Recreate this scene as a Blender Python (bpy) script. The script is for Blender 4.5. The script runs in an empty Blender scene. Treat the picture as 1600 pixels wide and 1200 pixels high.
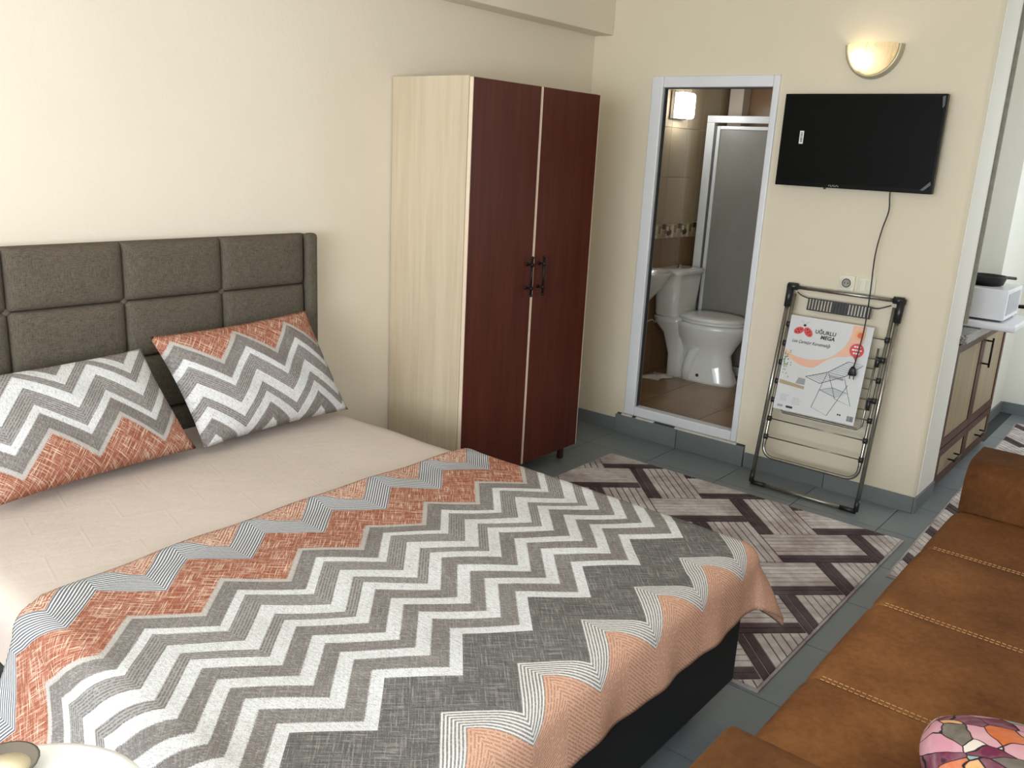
import bpy, bmesh, math, random
from mathutils import Vector, Matrix
random.seed(7)
PI = math.pi
scene = bpy.context.scene
COL = scene.collection

# ------------------------------------------------------------------ camera
CAM = Vector((-4.308, -2.994, 1.600))
R_ = Vector((0.63648120, -0.76966342, 0.05009903))
U_ = Vector((0.16923777, 0.20273421, 0.96449853))
F_ = Vector((0.75249602, 0.60540653, -0.25929263))
cd = bpy.data.cameras.new('camera')
cd.sensor_fit = 'HORIZONTAL'; cd.sensor_width = 36.0; cd.lens = 1349.09 / 1600 * 36
cd.clip_start = 0.02
cam = bpy.data.objects.new('camera', cd); COL.objects.link(cam)
m = Matrix.Identity(4)
for i in range(3):
    m[i][0] = R_[i]; m[i][1] = U_[i]; m[i][2] = -F_[i]; m[i][3] = CAM[i]
cam.matrix_world = m
scene.camera = cam

# ------------------------------------------------------------------ light and exposure
vs = scene.view_settings
vs.view_transform = 'Standard'; vs.look = 'None'; vs.gamma = 1.0; vs.use_curve_mapping = False
vs.exposure = 0.0
world = bpy.data.worlds.new('world'); scene.world = world; world.use_nodes = True
wb = world.node_tree.nodes['Background']
wb.inputs[0].default_value = (0.80, 0.88, 1.0, 1); wb.inputs[1].default_value = 1.0

def area_light(name, loc, target, sx, sy, power, col):
    l = bpy.data.lights.new(name, 'AREA'); l.shape = 'RECTANGLE'; l.size = sx; l.size_y = sy
    l.energy = power; l.color = col
    o = bpy.data.objects.new(name, l); COL.objects.link(o); o.location = loc
    d = Vector(target) - Vector(loc); o.rotation_euler = d.to_track_quat('-Z', 'Z').to_euler()
    return o
# daylight entering through the windows of the end wall (window_1, window_2) of the passage (window_3) and beside the camera (window_4)
area_light('window_daylight', (-5.88, -1.35, 1.60), (0, -1.35, 1.45), 1.40, 1.35, 36, (0.88, 0.94, 1.0))
area_light('balcony_daylight', (-5.88, -2.75, 1.45), (0, -2.75, 1.3), 0.90, 1.75, 106, (0.88, 0.94, 1.0))
area_light('street_daylight', (-4.05, -3.60, 1.55), (-4.05, 0, 1.40), 1.50, 1.30, 28, (0.88, 0.94, 1.0))
area_light('kitchen_daylight', (1.30, -3.60, 1.60), (1.30, 0, 1.3), 1.30, 1.25, 20, (0.88, 0.94, 1.0))
cy = scene.cycles
cy.max_bounces = 7; cy.diffuse_bounces = 5; cy.glossy_bounces = 3; cy.transmission_bounces = 4; cy.caustics_reflective = False; cy.caustics_refractive = False

# ------------------------------------------------------------------ helpers
def lin(c):
    r = []
    for v in c[:3]:
        v /= 255.0
        r.append(v / 12.92 if v <= 0.04045 else ((v + 0.055) / 1.055) ** 2.4)
    return (r[0], r[1], r[2], 1.0)

class G:
    """small node graph helper"""
    def __init__(s, name, rough=0.6, metal=0.0, spec=None):
        s.m = bpy.data.materials.new(name); s.m.use_nodes = True
        s.t = s.m.node_tree; s.b = s.t.nodes['Principled BSDF']
        s.b.inputs['Roughness'].default_value = rough; s.b.inputs['Metallic'].default_value = metal
        if spec is not None: s.b.inputs['Specular IOR Level'].default_value = spec
    def put(s, node, key, v):
        i = node.inputs[key]
        if hasattr(v, 'is_output'): s.t.links.new(v, i)
        else: i.default_value = v
    def node(s, typ, props=None, **ins):
        n = s.t.nodes.new(typ)
        for k, v in (props or {}).items(): setattr(n, k, v)
        for k, v in ins.items(): s.put(n, k, v)
        return n
    def math(s, op, a, b=None, c=None):
        n = s.t.nodes.new('ShaderNodeMath'); n.operation = op
        s.put(n, 0, a)
        if b is not None: s.put(n, 1, b)
        if c is not None: s.put(n, 2, c)
        return n.outputs[0]
    def mix(s, f, a, b, mode='MIX'):
        n = s.t.nodes.new('ShaderNodeMix'); n.data_type = 'RGBA'; n.blend_type = mode
        s.put(n, 0, f); s.put(n, 6, a); s.put(n, 7, b)
        return n.outputs[2]
    def coord(s, which='Object'):
        return s.t.nodes.new('ShaderNodeTexCoord').outputs[which]
    def mapping(s, vec, scale=(1, 1, 1), rot=(0, 0, 0), loc=(0, 0, 0)):
        n = s.t.nodes.new('ShaderNodeMapping'); s.t.links.new(vec, n.inputs[0])
        n.inputs['Scale'].default_value = scale; n.inputs['Rotation'].default_value = rot; n.inputs['Location'].default_value = loc
        return n.outputs[0]
    def noise(s, vec, scale=5.0, detail=4.0, rough=0.55, out=0):
        n = s.t.nodes.new('ShaderNodeTexNoise'); s.t.links.new(vec, n.inputs['Vector'])
        n.inputs['Scale'].default_value = scale; n.inputs['Detail'].default_value = detail; n.inputs['Roughness'].default_value = rough
        return n.outputs[out]
    def ramp(s, f, stops, interp='LINEAR'):
        n = s.t.nodes.new('ShaderNodeValToRGB'); s.put(n, 0, f)
        cr = n.color_ramp; cr.interpolation = interp
        while len(cr.elements) < len(stops): cr.elements.new(0.5)
        for e, (p, c) in zip(cr.elements, stops):
            e.position = p; e.color = c if len(c) == 4 else (c[0], c[1], c[2], 1)
        return n
    def maprange(s, v, a, b, c=0.0, d=1.0):
        n = s.t.nodes.new('ShaderNodeMapRange'); s.put(n, 0, v)
        for k, x in zip((1, 2, 3, 4), (a, b, c, d)): n.inputs[k].default_value = x
        return n.outputs[0]
    def color(s, c): s.put(s.b, 'Base Color', c)
    def bump(s, h, strength=0.2, dist=0.01):
        n = s.t.nodes.new('ShaderNodeBump'); n.inputs['Strength'].default_value = strength; n.inputs['Distance'].default_value = dist
        s.put(n, 'Height', h); s.t.links.new(n.outputs[0], s.b.inputs['Normal'])

def plain(name, rgb, rough=0.5, metal=0.0, var=0.06, scale=8.0, bump=0.0, bscale=60.0, spec=None):
    g = G(name, rough, metal, spec)
    c = g.coord()
    n = g.noise(c, scale, 3)
    a = lin([max(0, v * (1 - var)) for v in rgb]); b = lin([min(255, v * (1 + var)) for v in rgb])
    g.color(g.mix(n, a, b))
    if bump: g.bump(g.noise(c, bscale, 4), bump, 0.004)
    return g.m

MAT = {}
def wall_paint(name, rgb):
    g = G(name, 0.75, spec=0.25); c = g.coord()
    n = g.noise(c, 1.6, 4)
    g.color(g.mix(n, lin([v * 0.975 for v in rgb]), lin([min(255, v * 1.02) for v in rgb])))
    g.bump(g.math('ADD', g.noise(c, 55, 3), g.math('MULTIPLY', g.noise(c, 9, 3), 1.2)), 0.13, 0.006)
    return g.m
MAT['cream'] = wall_paint('cream_wall_paint', (226, 216, 199))
MAT['cream2'] = wall_paint('cream_wall_paint_door_side', (222, 212, 190))
MAT['white_wall'] = wall_paint('white_wall_paint', (232, 231, 222))
MAT['ceil'] = wall_paint('ceiling_paint', (240, 236, 222))

def tile_mat(name, rgb, rgb2, rough=0.4, scale=3.0):
    g = G(name, rough); c = g.coord('Generated'); o = g.node('ShaderNodeObjectInfo')
    w = g.t.nodes.new('ShaderNodeNewGeometry')
    n = g.noise(w.outputs['Position'], scale, 5); n2 = g.noise(w.outputs['Position'], scale * 14, 4)
    f = g.math('ADD', g.math('MULTIPLY', n, 0.7), g.math('MULTIPLY', n2, 0.3))
    col = g.mix(f, lin(rgb), lin(rgb2))
    hs = g.node('ShaderNodeHueSaturation'); g.put(hs, 'Color', col)
    g.put(hs, 'Value', g.maprange(o.outputs['Random'], 0, 1, 0.93, 1.07))
    g.color(hs.outputs[0]); g.bump(n2, 0.06, 0.002)
    return g.m
MAT['floor_tile'] = tile_mat('slate_grey_floor_tile', (104, 112, 117), (130, 137, 141), 0.38)
MAT['grout'] = plain('dark_grout', (62, 66, 68), 0.9)
MAT['skirt'] = tile_mat('grey_skirting_tile', (100, 106, 108), (124, 129, 130), 0.5)
MAT['bath_floor'] = tile_mat('brown_bath_floor_tile', (140, 112, 84), (166, 136, 104), 0.3)
MAT['bath_light'] = tile_mat('beige_bath_tile', (172, 154, 124), (192, 174, 144), 0.18, 2.0)
MAT['bath_dark'] = tile_mat('brown_bath_tile', (136, 106, 78), (156, 124, 92), 0.18, 2.0)
MAT['bath_grout'] = plain('bath_grout', (205, 190, 160), 0.8)
MAT['pvc'] = plain('white_pvc', (222, 224, 228), 0.3, var=0.02)
MAT['chrome'] = plain('chrome', (200, 200, 200), 0.15, 1.0)
MAT['black_plastic'] = plain('black_plastic', (22, 22, 24), 0.42)
MAT['black_iron'] = plain('black_iron', (26, 20, 22), 0.45, 0.5)
MAT['ceramic'] = plain('white_ceramic', (226, 226, 220), 0.08, var=0.01)

class MB:
    """collects faces, then becomes ONE mesh object"""
    def __init__(s): s.v = []; s.f = []; s.uv = None; s.col = None
    def box(s, x0, x1, y0, y1, z0, z1):
        if x0 > x1: x0, x1 = x1, x0
        if y0 > y1: y0, y1 = y1, y0
        if z0 > z1: z0, z1 = z1, z0
        b = len(s.v)
        s.v += [Vector(p) for p in ((x0,y0,z0),(x1,y0,z0),(x1,y1,z0),(x0,y1,z0),(x0,y0,z1),(x1,y0,z1),(x1,y1,z1),(x0,y1,z1))]
        s.f += [tuple(b + i for i in q) for q in ((3,2,1,0),(4,5,6,7),(0,1,5,4),(1,2,6,5),(2,3,7,6),(3,0,4,7))]
        return s
    def tube(s, pts, r, seg=10, closed=False):
        pts = [Vector(p) for p in pts]; n = len(pts); b = len(s.v)
        rr = r if hasattr(r, '__len__') else [r] * n
        prev = None
        for i, p in enumerate(pts):
            if closed: t = (pts[(i + 1) % n] - pts[i - 1])
            else: t = pts[min(i + 1, n - 1)] - pts[max(i - 1, 0)]
            t.normalize()
            if prev is None:
                a = Vector((0, 0, 1)) if abs(t.z) < 0.9 else Vector((1, 0, 0))
                nx = t.cross(a).normalized()
            else:
                nx = (prev - t * prev.dot(t)).normalized()
            prev = nx; ny = t.cross(nx)
            for k in range(seg):
                an = 2 * PI * k / seg
                s.v.append(p + (nx * math.cos(an) + ny * math.sin(an)) * rr[i])
        m_ = n if closed else n - 1
        for i in range(m_):
            for k in range(seg):
                a0 = b + i * seg + k; a1 = b + i * seg + (k + 1) % seg
                c0 = b + ((i + 1) % n) * seg + k; c1 = b + ((i + 1) % n) * seg + (k + 1) % seg
                s.f.append((a0, a1, c1, c0))
        if not closed:
            s.f.append(tuple(b + k for k in reversed(range(seg)))); s.f.append(tuple(b + (n - 1) * seg + k for k in range(seg)))
        return s
    def loft(s, rings, cap0=True, cap1=True):
        b = len(s.v); k = len(rings[0])
        for r in rings: s.v += [Vector(p) for p in r]
        for i in range(len(rings) - 1):
            for j in range(k):
                s.f.append((b + i*k + j, b + i*k + (j+1) % k, b + (i+1)*k + (j+1) % k, b + (i+1)*k + j))
        if cap0: s.f.append(tuple(b + j for j in reversed(range(k))))
        if cap1: s.f.append(tuple(b + (len(rings)-1)*k + j for j in range(k)))
        return s
    def lathe(s, c, prof, seg=28, axis='z'):
        rings = []
        for r, h in prof:
            ring = []
            for k in range(seg):
                a = 2 * PI * k / seg
                if axis == 'z': ring.append((c[0] + r*math.cos(a), c[1] + r*math.sin(a), c[2] + h))
                elif axis == 'x': ring.append((c[0] + h, c[1] + r*math.cos(a), c[2] + r*math.sin(a)))
                else: ring.append((c[0] + r*math.sin(a), c[1] + h, c[2] + r*math.cos(a)))
            rings.append(ring)
        return s.loft(rings)
    def poly(s, pts, n=None, th=0.0):
        """flat polygon, extruded by th along n"""
        b = len(s.v); k = len(pts); pts = [Vector(p) for p in pts]
        s.v += pts; s.f.append(tuple(range(b, b + k)))
        if th:
            s.v += [p - n * th for p in pts]
            s.f.append(tuple(b + k + i for i in reversed(range(k))))
            for i in range(k): s.f.append((b + i, b + k + i, b + k + (i + 1) % k, b + (i + 1) % k))
        return s
    def grid(s, nu, nv, fn, uvfn=None):
        b = len(s.v); uvs = []
        for j in range(nv + 1):
            for i in range(nu + 1):
                s.v.append(Vector(fn(i / nu, j / nv)))
                if uvfn: uvs.append(uvfn(i / nu, j / nv))
        for j in range(nv):
            for i in range(nu):
                a = b + j * (nu + 1) + i
                s.f.append((a, a + 1, a + nu + 2, a + nu + 1))
        if uvfn: s.uv = (s.uv or []) + uvs
        return s
    def obj(s, name, mat, parent=None, smooth=False, bevel=0.0, seg=3, origin=None, fix=True):
        me = bpy.data.meshes.new(name)
        off = Vector(parent['_o']) if parent is not None and '_o' in parent else Vector((0, 0, 0))
        if origin is not None: off = Vector(origin)
        me.from_pydata([tuple(p - off) for p in s.v], [], s.f)
        if fix:
            bm = bmesh.new(); bm.from_mesh(me); bmesh.ops.recalc_face_normals(bm, faces=bm.faces); bm.to_mesh(me); bm.free()
        if s.uv:
            ul = me.uv_layers.new(name='UVMap')
            for lp in me.loops: ul.data[lp.index].uv = s.uv[lp.vertex_index]
        if s.col:
            ca = me.color_attributes.new('tint', 'FLOAT_COLOR', 'CORNER')
            for pgn in me.polygons:
                for li in pgn.loop_indices: ca.data[li].color = s.col[pgn.index]
        me.materials.append(MAT[mat] if isinstance(mat, str) else mat)
        if smooth:
            for p in me.polygons: p.use_smooth = True
        o = bpy.data.objects.new(name, me); COL.objects.link(o)
        if parent is not None: o.parent = parent
        elif origin is not None: o.location = off
        if parent is not None and origin is not None: o.location = off - Vector(parent['_o'])
        if bevel:
            md = o.modifiers.new('bevel', 'BEVEL'); md.width = bevel; md.segments = seg; md.limit_method = 'ANGLE'; md.angle_limit = math.radians(40)
            md.harden_normals = False
            for p in me.polygons: p.use_smooth = True
            w = o.modifiers.new('wn', 'WEIGHTED_NORMAL'); w.keep_sharp = False
        o['_o'] = tuple(off)
        return o

def tag(o, label, cat, group=None):
    o['label'] = label; o['category'] = cat
    if group: o['group'] = group
    return o
def thing(name, label, cat, loc, group=None):
    o = bpy.data.objects.new(name, None); COL.objects.link(o); o.location = loc; o['_o'] = tuple(loc)
    o.empty_display_size = 0.05
    return tag(o, label, cat, group)
def struct(o): o['kind'] = 'structure'; return o
def box(*a): return MB().box(*a)
_ft = {}
def text_mb(txt, size, origin, ex, ey, shear=0.0, align='LEFT', font_scale_x=1.0, bold=0.0):
    """text as flat mesh faces at origin with axes ex (reading) and ey (up)"""
    cu = bpy.data.curves.new('lettering', 'FONT'); cu.body = txt; cu.size = size; cu.align_x = align; cu.shear = shear; cu.resolution_u = 2; cu.offset = bold
    ob = bpy.data.objects.new('lettering_tmp', cu); COL.objects.link(ob)
    dg = bpy.context.evaluated_depsgraph_get(); dg.update()
    me = bpy.data.meshes.new_from_object(ob.evaluated_get(dg))
    mb = MB(); origin = Vector(origin); ex = Vector(ex); ey = Vector(ey)
    mb.v = [origin + ex * (v.co.x * font_scale_x) + ey * v.co.y for v in me.vertices]
    mb.f = [tuple(p.vertices) for p in me.polygons]
    bpy.data.objects.remove(ob); bpy.data.curves.remove(cu); bpy.data.meshes.remove(me)
    return mb

# ------------------------------------------------------------------ room shell
XW, YW, ZC = -5.90, -3.62, 2.62          # end wall with windows, wall behind sofa, ceiling
KX = 2.46                                # far wall of the kitchen passage
floor = struct(box(XW - .1, KX + .1, YW - .1, 0.1, -0.08, -0.003).obj('floor', 'grout'))
T = 0.41; shared = {}
def tiles(parent, rects, x0, y0, t, z0, z1, mat, gap=0.004):
    for (xa, xb, ya, yb) in rects:
        i0 = math.floor((xa - x0) / t); i1 = math.ceil((xb - x0) / t)
        j0 = math.floor((ya - y0) / t); j1 = math.ceil((yb - y0) / t)
        for i in range(i0, i1):
            for j in range(j0, j1):
                a, b = max(xa, x0 + i*t + gap/2), min(xb, x0 + (i+1)*t - gap/2)
                c, d = max(ya, y0 + j*t + gap/2), min(yb, y0 + (j+1)*t - gap/2)
                if b - a < .01 or d - c < .01: continue
                key = (mat, round(b - a, 4), round(d - c, 4), round(z1 - z0, 4))
                if key not in shared:
                    shared[key] = box(0, b-a, 0, d-c, 0, z1-z0).obj('tile', mat, None, bevel=0.0); o = shared[key]
                else:
                    o = shared[key].copy(); COL.objects.link(o)
                o.parent = parent; o.location = Vector((a, c, z0)) - Vector(parent['_o'])
tiles(floor, [(XW, 0.0, YW, 0.0), (0.0, KX, YW, -2.07), (0.33, 1.57, -2.07, -1.66)], -0.32, -2.012, T, -0.02, 0.0, 'floor_tile')

# headboard wall with the low beam
struct(box(XW - .1, 0.12, 0.0, 0.12, 0, ZC).obj('wall_headboard', 'cream'))
struct(box(XW, 0.0, -0.124, 0.0, 2.253, ZC).obj('trim_1', 'cream', bevel=.006, seg=2))
struct(box(XW - .1, KX + .1, YW - .1, 0.12, ZC, ZC + .08).obj('ceiling', 'ceil'))
# door side wall: pieces around the bathroom opening, pier with rounded corner
DY0, DY1, DZ0, DZ1 = -0.405, -1.132, 0.122, 2.034
wb_ = MB()
wb_.box(0, .12, DY0, 0.0, 0, ZC); wb_.box(0, .12, DY1, DY0, DZ1, ZC); wb_.box(0, .12, DY1, DY0, 0, DZ0 - .002)
rr0 = .028; oc = [(0.0, DY1)]
for k in range(7):
    a_ = PI + PI/2*k/6; oc.append((rr0 + rr0*math.cos(a_), -2.072 + rr0 + rr0*math.sin(a_)))
oc += [(.325, -2.072), (.325, -1.90), (.12, -1.90), (.12, DY1)]
wb_.loft([[(x, y, 0) for x, y in oc], [(x, y, ZC) for x, y in oc]])
struct(wb_.obj('wall_television', 'cream2'))
# plaster edge strip at the back of the pier
g = plain('grey_cement_joint', (128, 126, 114), .9, var=.2, scale=25)
struct(box(.326, .345, -2.092, -1.95, .90, ZC).obj('trim_2', g))
struct(box(.030, .326, -2.0755, -2.0715, .08, ZC).obj('wall_pier', 'white_wall'))
# kitchen recess, side block and far wall
kw = MB(); kw.box(.12, 1.57, -1.66, -1.44, 0, ZC); kw.box(.12, .325, -1.90, -1.66, 0, ZC)
struct(kw.obj('wall_kitchen', 'white_wall'))
struct(box(1.57, KX, -1.985, -1.44, 0, ZC).obj('wall_kitchen_side', 'white_wall'))
struct(box(KX, KX + .1, YW, -1.44, 0, ZC).obj('wall_passage', 'white_wall'))
ws = MB()
ws.box(XW, -4.85, YW - .1, YW, 0, ZC).box(-3.25, .6, YW - .1, YW, 0, ZC).box(-4.85, -3.25, YW - .1, YW, 0, .85).box(-4.85, -3.25, YW - .1, YW, 2.25, ZC).box(2.0, KX, YW - .1, YW, 0, ZC).box(.6, 2.0, YW - .1, YW, 0, .9).box(.6, 2.0, YW - .1, YW, 2.3, ZC)
struct(ws.obj('wall_sofa', 'cream'))
# end wall with two window openings (behind the camera)
we = MB()
def wall_open(mb, x0, x1, ya, yb, za, zb, openings):
    ys = sorted(openings)
    cur = ya
    for (o0, o1, p0, p1) in ys:
        mb.box(x0, x1, cur, o0, za, zb)
        if p0 > za: mb.box(x0, x1, o0, o1, za, p0)
        mb.box(x0, x1, o0, o1, p1, zb); cur = o1
    mb.box(x0, x1, cur, yb, za, zb)
wall_open(we, XW - .12, XW, YW, 0.0, 0, ZC, [(-3.25, -2.25, 0.5, 2.35), (-2.10, -0.60, .88, 2.32)])
struct(we.obj('wall_window', 'cream'))
for n, (a, b, c, d) in enumerate([(-2.10, -0.60, .88, 2.32), (-3.25, -2.25, 0.5, 2.35)]):
    w = struct(thing('window_%d' % (n + 1), 'x', 'x', (XW - .06, (a + b) / 2, c)))
    del w['label']; del w['category']
    f = MB(); t = .05
    for q in ((a, a+t, c, d), (b-t, b, c, d), ((a+b)/2 - t/2, (a+b)/2 + t/2, c, d), (a, b, c, c+t), (a, b, d-t, d)):
        f.box(XW - .11, XW - .06, q[0], q[1], q[2], q[3])
    f.obj('window_frame', 'pvc', w)
w = struct(thing('window_4', 'x', 'x', (-4.05, YW - .06, .85))); del w['label']; del w['category']
f = MB()
for q in ((-4.85, -4.80, .85, 2.25), (-3.30, -3.25, .85, 2.25), (-4.075, -4.025, .85, 2.25), (-4.85, -3.25, .85, .90), (-4.85, -3.25, 2.20, 2.25)): f.box(q[0], q[1], YW - .09, YW - .05, q[2], q[3])
f.obj('window_frame', 'pvc', w)
w = struct(thing('window_3', 'x', 'x', (1.3, YW - .06, .9))); del w['label']; del w['category']
f = MB()
for q in ((.6, .65, .9, 2.3), (1.95, 2.0, .9, 2.3), (1.275, 1.325, .9, 2.3), (.6, 2.0, .9, .95), (.6, 2.0, 2.25, 2.3)): f.box(q[0], q[1], YW - .09, YW - .05, q[2], q[3])
f.obj('window_frame', 'pvc', w)

# skirting tiles
def skirting(name, runs, h=.078, t=.012):
    o = None
    for (xa, xb, ya, yb) in runs:
        alongx = abs(xb - xa) > abs(yb - ya)
        L0, L1 = (xa, xb) if alongx else (ya, yb)
        n = max(1, round(abs(L1 - L0) / T)); s_ = (L1 - L0) / n
        for i in range(n):
            p, q = L0 + s_*i + .0015, L0 + s_*(i+1) - .0015
            bb = box(p, q, ya, yb, 0, h) if alongx else box(xa, xb, p, q, 0, h)
            if o is None:
                o = struct(bb.obj(name, 'skirt', origin=(xa, ya, 0)))
            else: bb.obj('skirting_tile', 'skirt', o)
    return o
skirting('baseboard_television', [(-.012, 0, -2.072, -1.19), (-.012, 0, -.36, -0.012), (-.012, .325, -2.084, -2.072)])
skirting('baseboard_headboard', [(XW, -.012, -.012, 0)])
skirting('baseboard_passage', [(KX - .012, KX, YW, -1.997), (1.57, KX - .012, -1.997, -1.985)])
# step below the bathroom door: two grey tiles with a mortar line
st = struct(box(-.014, 0, -1.185, -.365, 0, .118).obj('trim_3', 'grout', origin=(-.014, -.365, 0)))
for (a, b) in ((-.775, -.362), (-1.188, -.779)): box(-.030, -.014, a, b, 0, .112).obj('step_tile', 'skirt', st, bevel=.002, seg=1)
g = plain('white_mortar', (205, 203, 195), .9, var=.12, scale=40, bump=.6)
mm = MB()
for (a, b) in ((-.47, -.40), (-1.14, -.76), (-.62, -.50)): mm.box(-.026, -.0, a, b, .112, .1205)
mm.obj('mortar', g, st)

# bathroom door frame
door = struct(thing('door_1', 'x', 'x', (0, (DY0 + DY1) / 2, DZ0))); del door['label']; del door['category']
FW = .070
for nm, q in (('jamb', (DY0 - FW, DY0, DZ0, DZ1)), ('jamb', (DY1, DY1 + FW - .035, DZ0, DZ1)), ('head', (DY1 + .035, DY0 - FW, DZ1 - .058, DZ1)), ('sill', (DY1 + .035, DY0 - FW, DZ0, DZ0 + .055))):
    box(-.012, .05, q[0], q[1], q[2], q[3]).obj(nm, 'pvc', door, bevel=.006, seg=2)
gk = plain('dark_rubber_gasket', (60, 62, 62), .6)
q = (DY1 + .035, DY0 - FW, DZ0 + .055, DZ1 - .058)
gm = MB(); e = .005
gm.box(.012, .04, q[0], q[0] + e, q[2], q[3]).box(.012, .04, q[1] - e, q[1], q[2], q[3]).box(.012, .04, q[0], q[1], q[3] - e, q[3])
gm.obj('gasket', gk, door)
pl = MB()
pl.box(.05, .12, DY1, DY1 + .03, DZ0, DZ1).box(.05, .12, DY0 - .03, DY0, DZ0, DZ1).box(.05, .12, DY1 + .03, DY0 - .03, DZ1 - .03, DZ1)
pl.obj('reveal', 'pvc', door)

# ------------------------------------------------------------------ bathroom
BF = .13; BX = 1.86; BYR = -1.40; BZ = 2.45
bf = struct(box(.12, BX + .2, BYR, .03, BF - .09, BF - .004).obj('floor_bathroom', 'bath_grout'))
tiles(bf, [(.05, BX, -1.10, -.475), (.12, BX, BYR, -1.10), (.12, BX, -.475, .03)], .49, -.357, .44, BF - .012, BF, 'bath_floor', .005)
wl = struct(box(.12, BX + .2, .03, .12, BF - .09, BZ).obj('wall_bathroom_left', 'bath_grout'))
rows = [(.13, .425, 'bath_dark'), (.425, .75, 'bath_dark'), (.75, 1.072, 'bath_dark'), (1.178, 1.488, 'bath_light'), (1.488, 1.812, 'bath_light'), (1.812, 2.136, 'bath_light'), (2.136, 2.45, 'bath_light')]
def wall_tiles(parent, axis, plane, out, lo, hi, p0, w, rws):
    cache = {}
    i = math.floor((lo - p0) / w)
    while p0 + i * w < hi - .01:
        a, b = max(lo, p0 + i*w) + .0015, min(hi, p0 + (i+1)*w) - .0015
        i += 1
        if b - a < .01: continue
        for (z0, z1, mt) in rws:
            key = (round(b - a, 4), round(z1 - z0, 4), mt)
            if key not in cache:
                L, H = b - a, z1 - z0 - .003
                cache[key] = (box(0, L, 0, out, 0, H) if axis == 'x' else box(0, out, 0, L, 0, H)).obj('tile', mt)
                o = cache[key]
            else: o = cache[key].copy(); COL.objects.link(o)
            o.parent = parent
            o.location = Vector((a, plane, z0 + .0015) if axis == 'x' else (plane, a, z0 + .0015)) - Vector(parent['_o'])
wall_tiles(wl, 'x', .03, -.008, .125, BX, 1.0, .218, rows)
# mosaic border
def mosaic():
    g = G('mosaic_border_tile', .25); v = g.node('ShaderNodeTexVoronoi', {'feature': 'F1', 'distance': 'CHEBYCHEV'}, Vector=g.mapping(g.coord(), (30, 1, 30)), Scale=1.0, Randomness=0.55)
    c = g.ramp(g.node('ShaderNodeSeparateColor', Color=v.outputs['Color']).outputs[0], [(0, lin((226, 214, 188))), (.45, lin((190, 172, 136))), (.8, lin((140, 112, 80))), (1, lin((70, 56, 44)))])
    g.color(c.outputs[0]); return g.m
MAT['mosaic'] = mosaic()
wall_tiles(wl, 'x', .03, -.010, .125, BX, 1.0, .218, [(1.075, 1.178, 'mosaic')])
# little dark and pale inlay squares of the border
for x in (1.08, 1.30, .86):
    box(x - .028, x + .002, .0175, .0205, 1.128, 1.156).obj('inlay', plain('inlay_pale', (225, 215, 190), .3), wl)
    box(x - .012, x + .012, .017, .0205, 1.092, 1.124).obj('inlay', plain('inlay_dark', (52, 40, 34), .3), wl)
wk = struct(box(BX, BX + .2, BYR, .03, BF - .09, BZ).obj('wall_bathroom_back', 'bath_grout'))
wall_tiles(wk, 'y', BX, -.008, BYR, .022, -.39, .33, [(1.488, 1.812, 'bath_dark'), (1.812, 2.136, 'bath_dark'), (2.136, 2.45, 'bath_dark')])
struct(box(.12, BX, BYR - .04, BYR, BF - .09, BZ).obj('wall_bathroom_right', 'bath_light'))
struct(box(.12, BX + .2, BYR - .04, .12, BZ, BZ + .05).obj('ceiling_bathroom', 'ceil'))
struct(box(1.74, 1.85, -.115, -.01, 1.0, BZ).obj('trim_4', 'cream'))

def ellipse(cx, cy, z, rx, ry, n=28, pw=2.0):
    r = []
    for k in range(n):
        a = 2 * PI * k / n; c, s = math.cos(a), math.sin(a)
        r.append((cx + rx * math.copysign(abs(c) ** (2 / pw), c), cy + ry * math.copysign(abs(s) ** (2 / pw), s), z))
    return r
TX = 1.10
toilet = thing('toilet', 'white ceramic close-coupled toilet with closed lid behind the bathroom doorway', 'toilet', (TX, -.3, BF))
MB().loft([ellipse(TX, -.375, BF, .115, .225, pw=2.6), ellipse(TX, -.375, BF + .02, .112, .22, pw=2.6), ellipse(TX, -.37, BF + .11, .098, .19), ellipse(TX, -.355, BF + .20, .095, .185),
           ellipse(TX, -.355, BF + .26, .12, .215), ellipse(TX, -.36, BF + .32, .155, .245), ellipse(TX, -.365, BF + .375, .18, .265), ellipse(TX, -.365, BF + .405, .187, .27), ellipse(TX, -.365, BF + .41, .17, .255)]).obj('bowl', 'ceramic', toilet, smooth=True)
MB().loft([ellipse(TX, -.16, BF, .10, .06, pw=4), ellipse(TX, -.15, BF + .15, .085, .06, pw=4), ellipse(TX, -.13, BF + .30, .10, .09, pw=4), ellipse(TX, -.10, BF + .38, .15, .11, pw=5), ellipse(TX, -.10, BF + .42, .165, .115, pw=5)]).obj('pedestal_back', 'ceramic', toilet, smooth=True)
# trap bulge on the side
MB().tube([(TX - .06, -.46, BF + .29), (TX - .075, -.37, BF + .26), (TX - .080, -.30, BF + .20), (TX - .078, -.27, BF + .11), (TX - .075, -.27, BF + .005)], [.02, .034, .040, .042, .044], 12).obj('trap_bulge', 'ceramic', toilet, smooth=True)
MB().lathe((TX - .106, -.36, BF + .05), [(.012, -.004), (.012, .004), (.006, .006)], 12, 'x').obj('bolt_cap', 'chrome', toilet)
MB().loft([ellipse(TX, -.385, BF + .413, .185, .235), ellipse(TX, -.385, BF + .425, .192, .24), ellipse(TX, -.385, BF + .432, .188, .237)]).obj('seat', 'ceramic', toilet, smooth=True)
MB().loft([ellipse(TX, -.375, BF + .434, .188, .24), ellipse(TX, -.375, BF + .448, .19, .243), ellipse(TX, -.375, BF + .458, .17, .222), ellipse(TX, -.375, BF + .462, .10, .13)]).obj('lid', 'ceramic', toilet, smooth=True)
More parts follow.
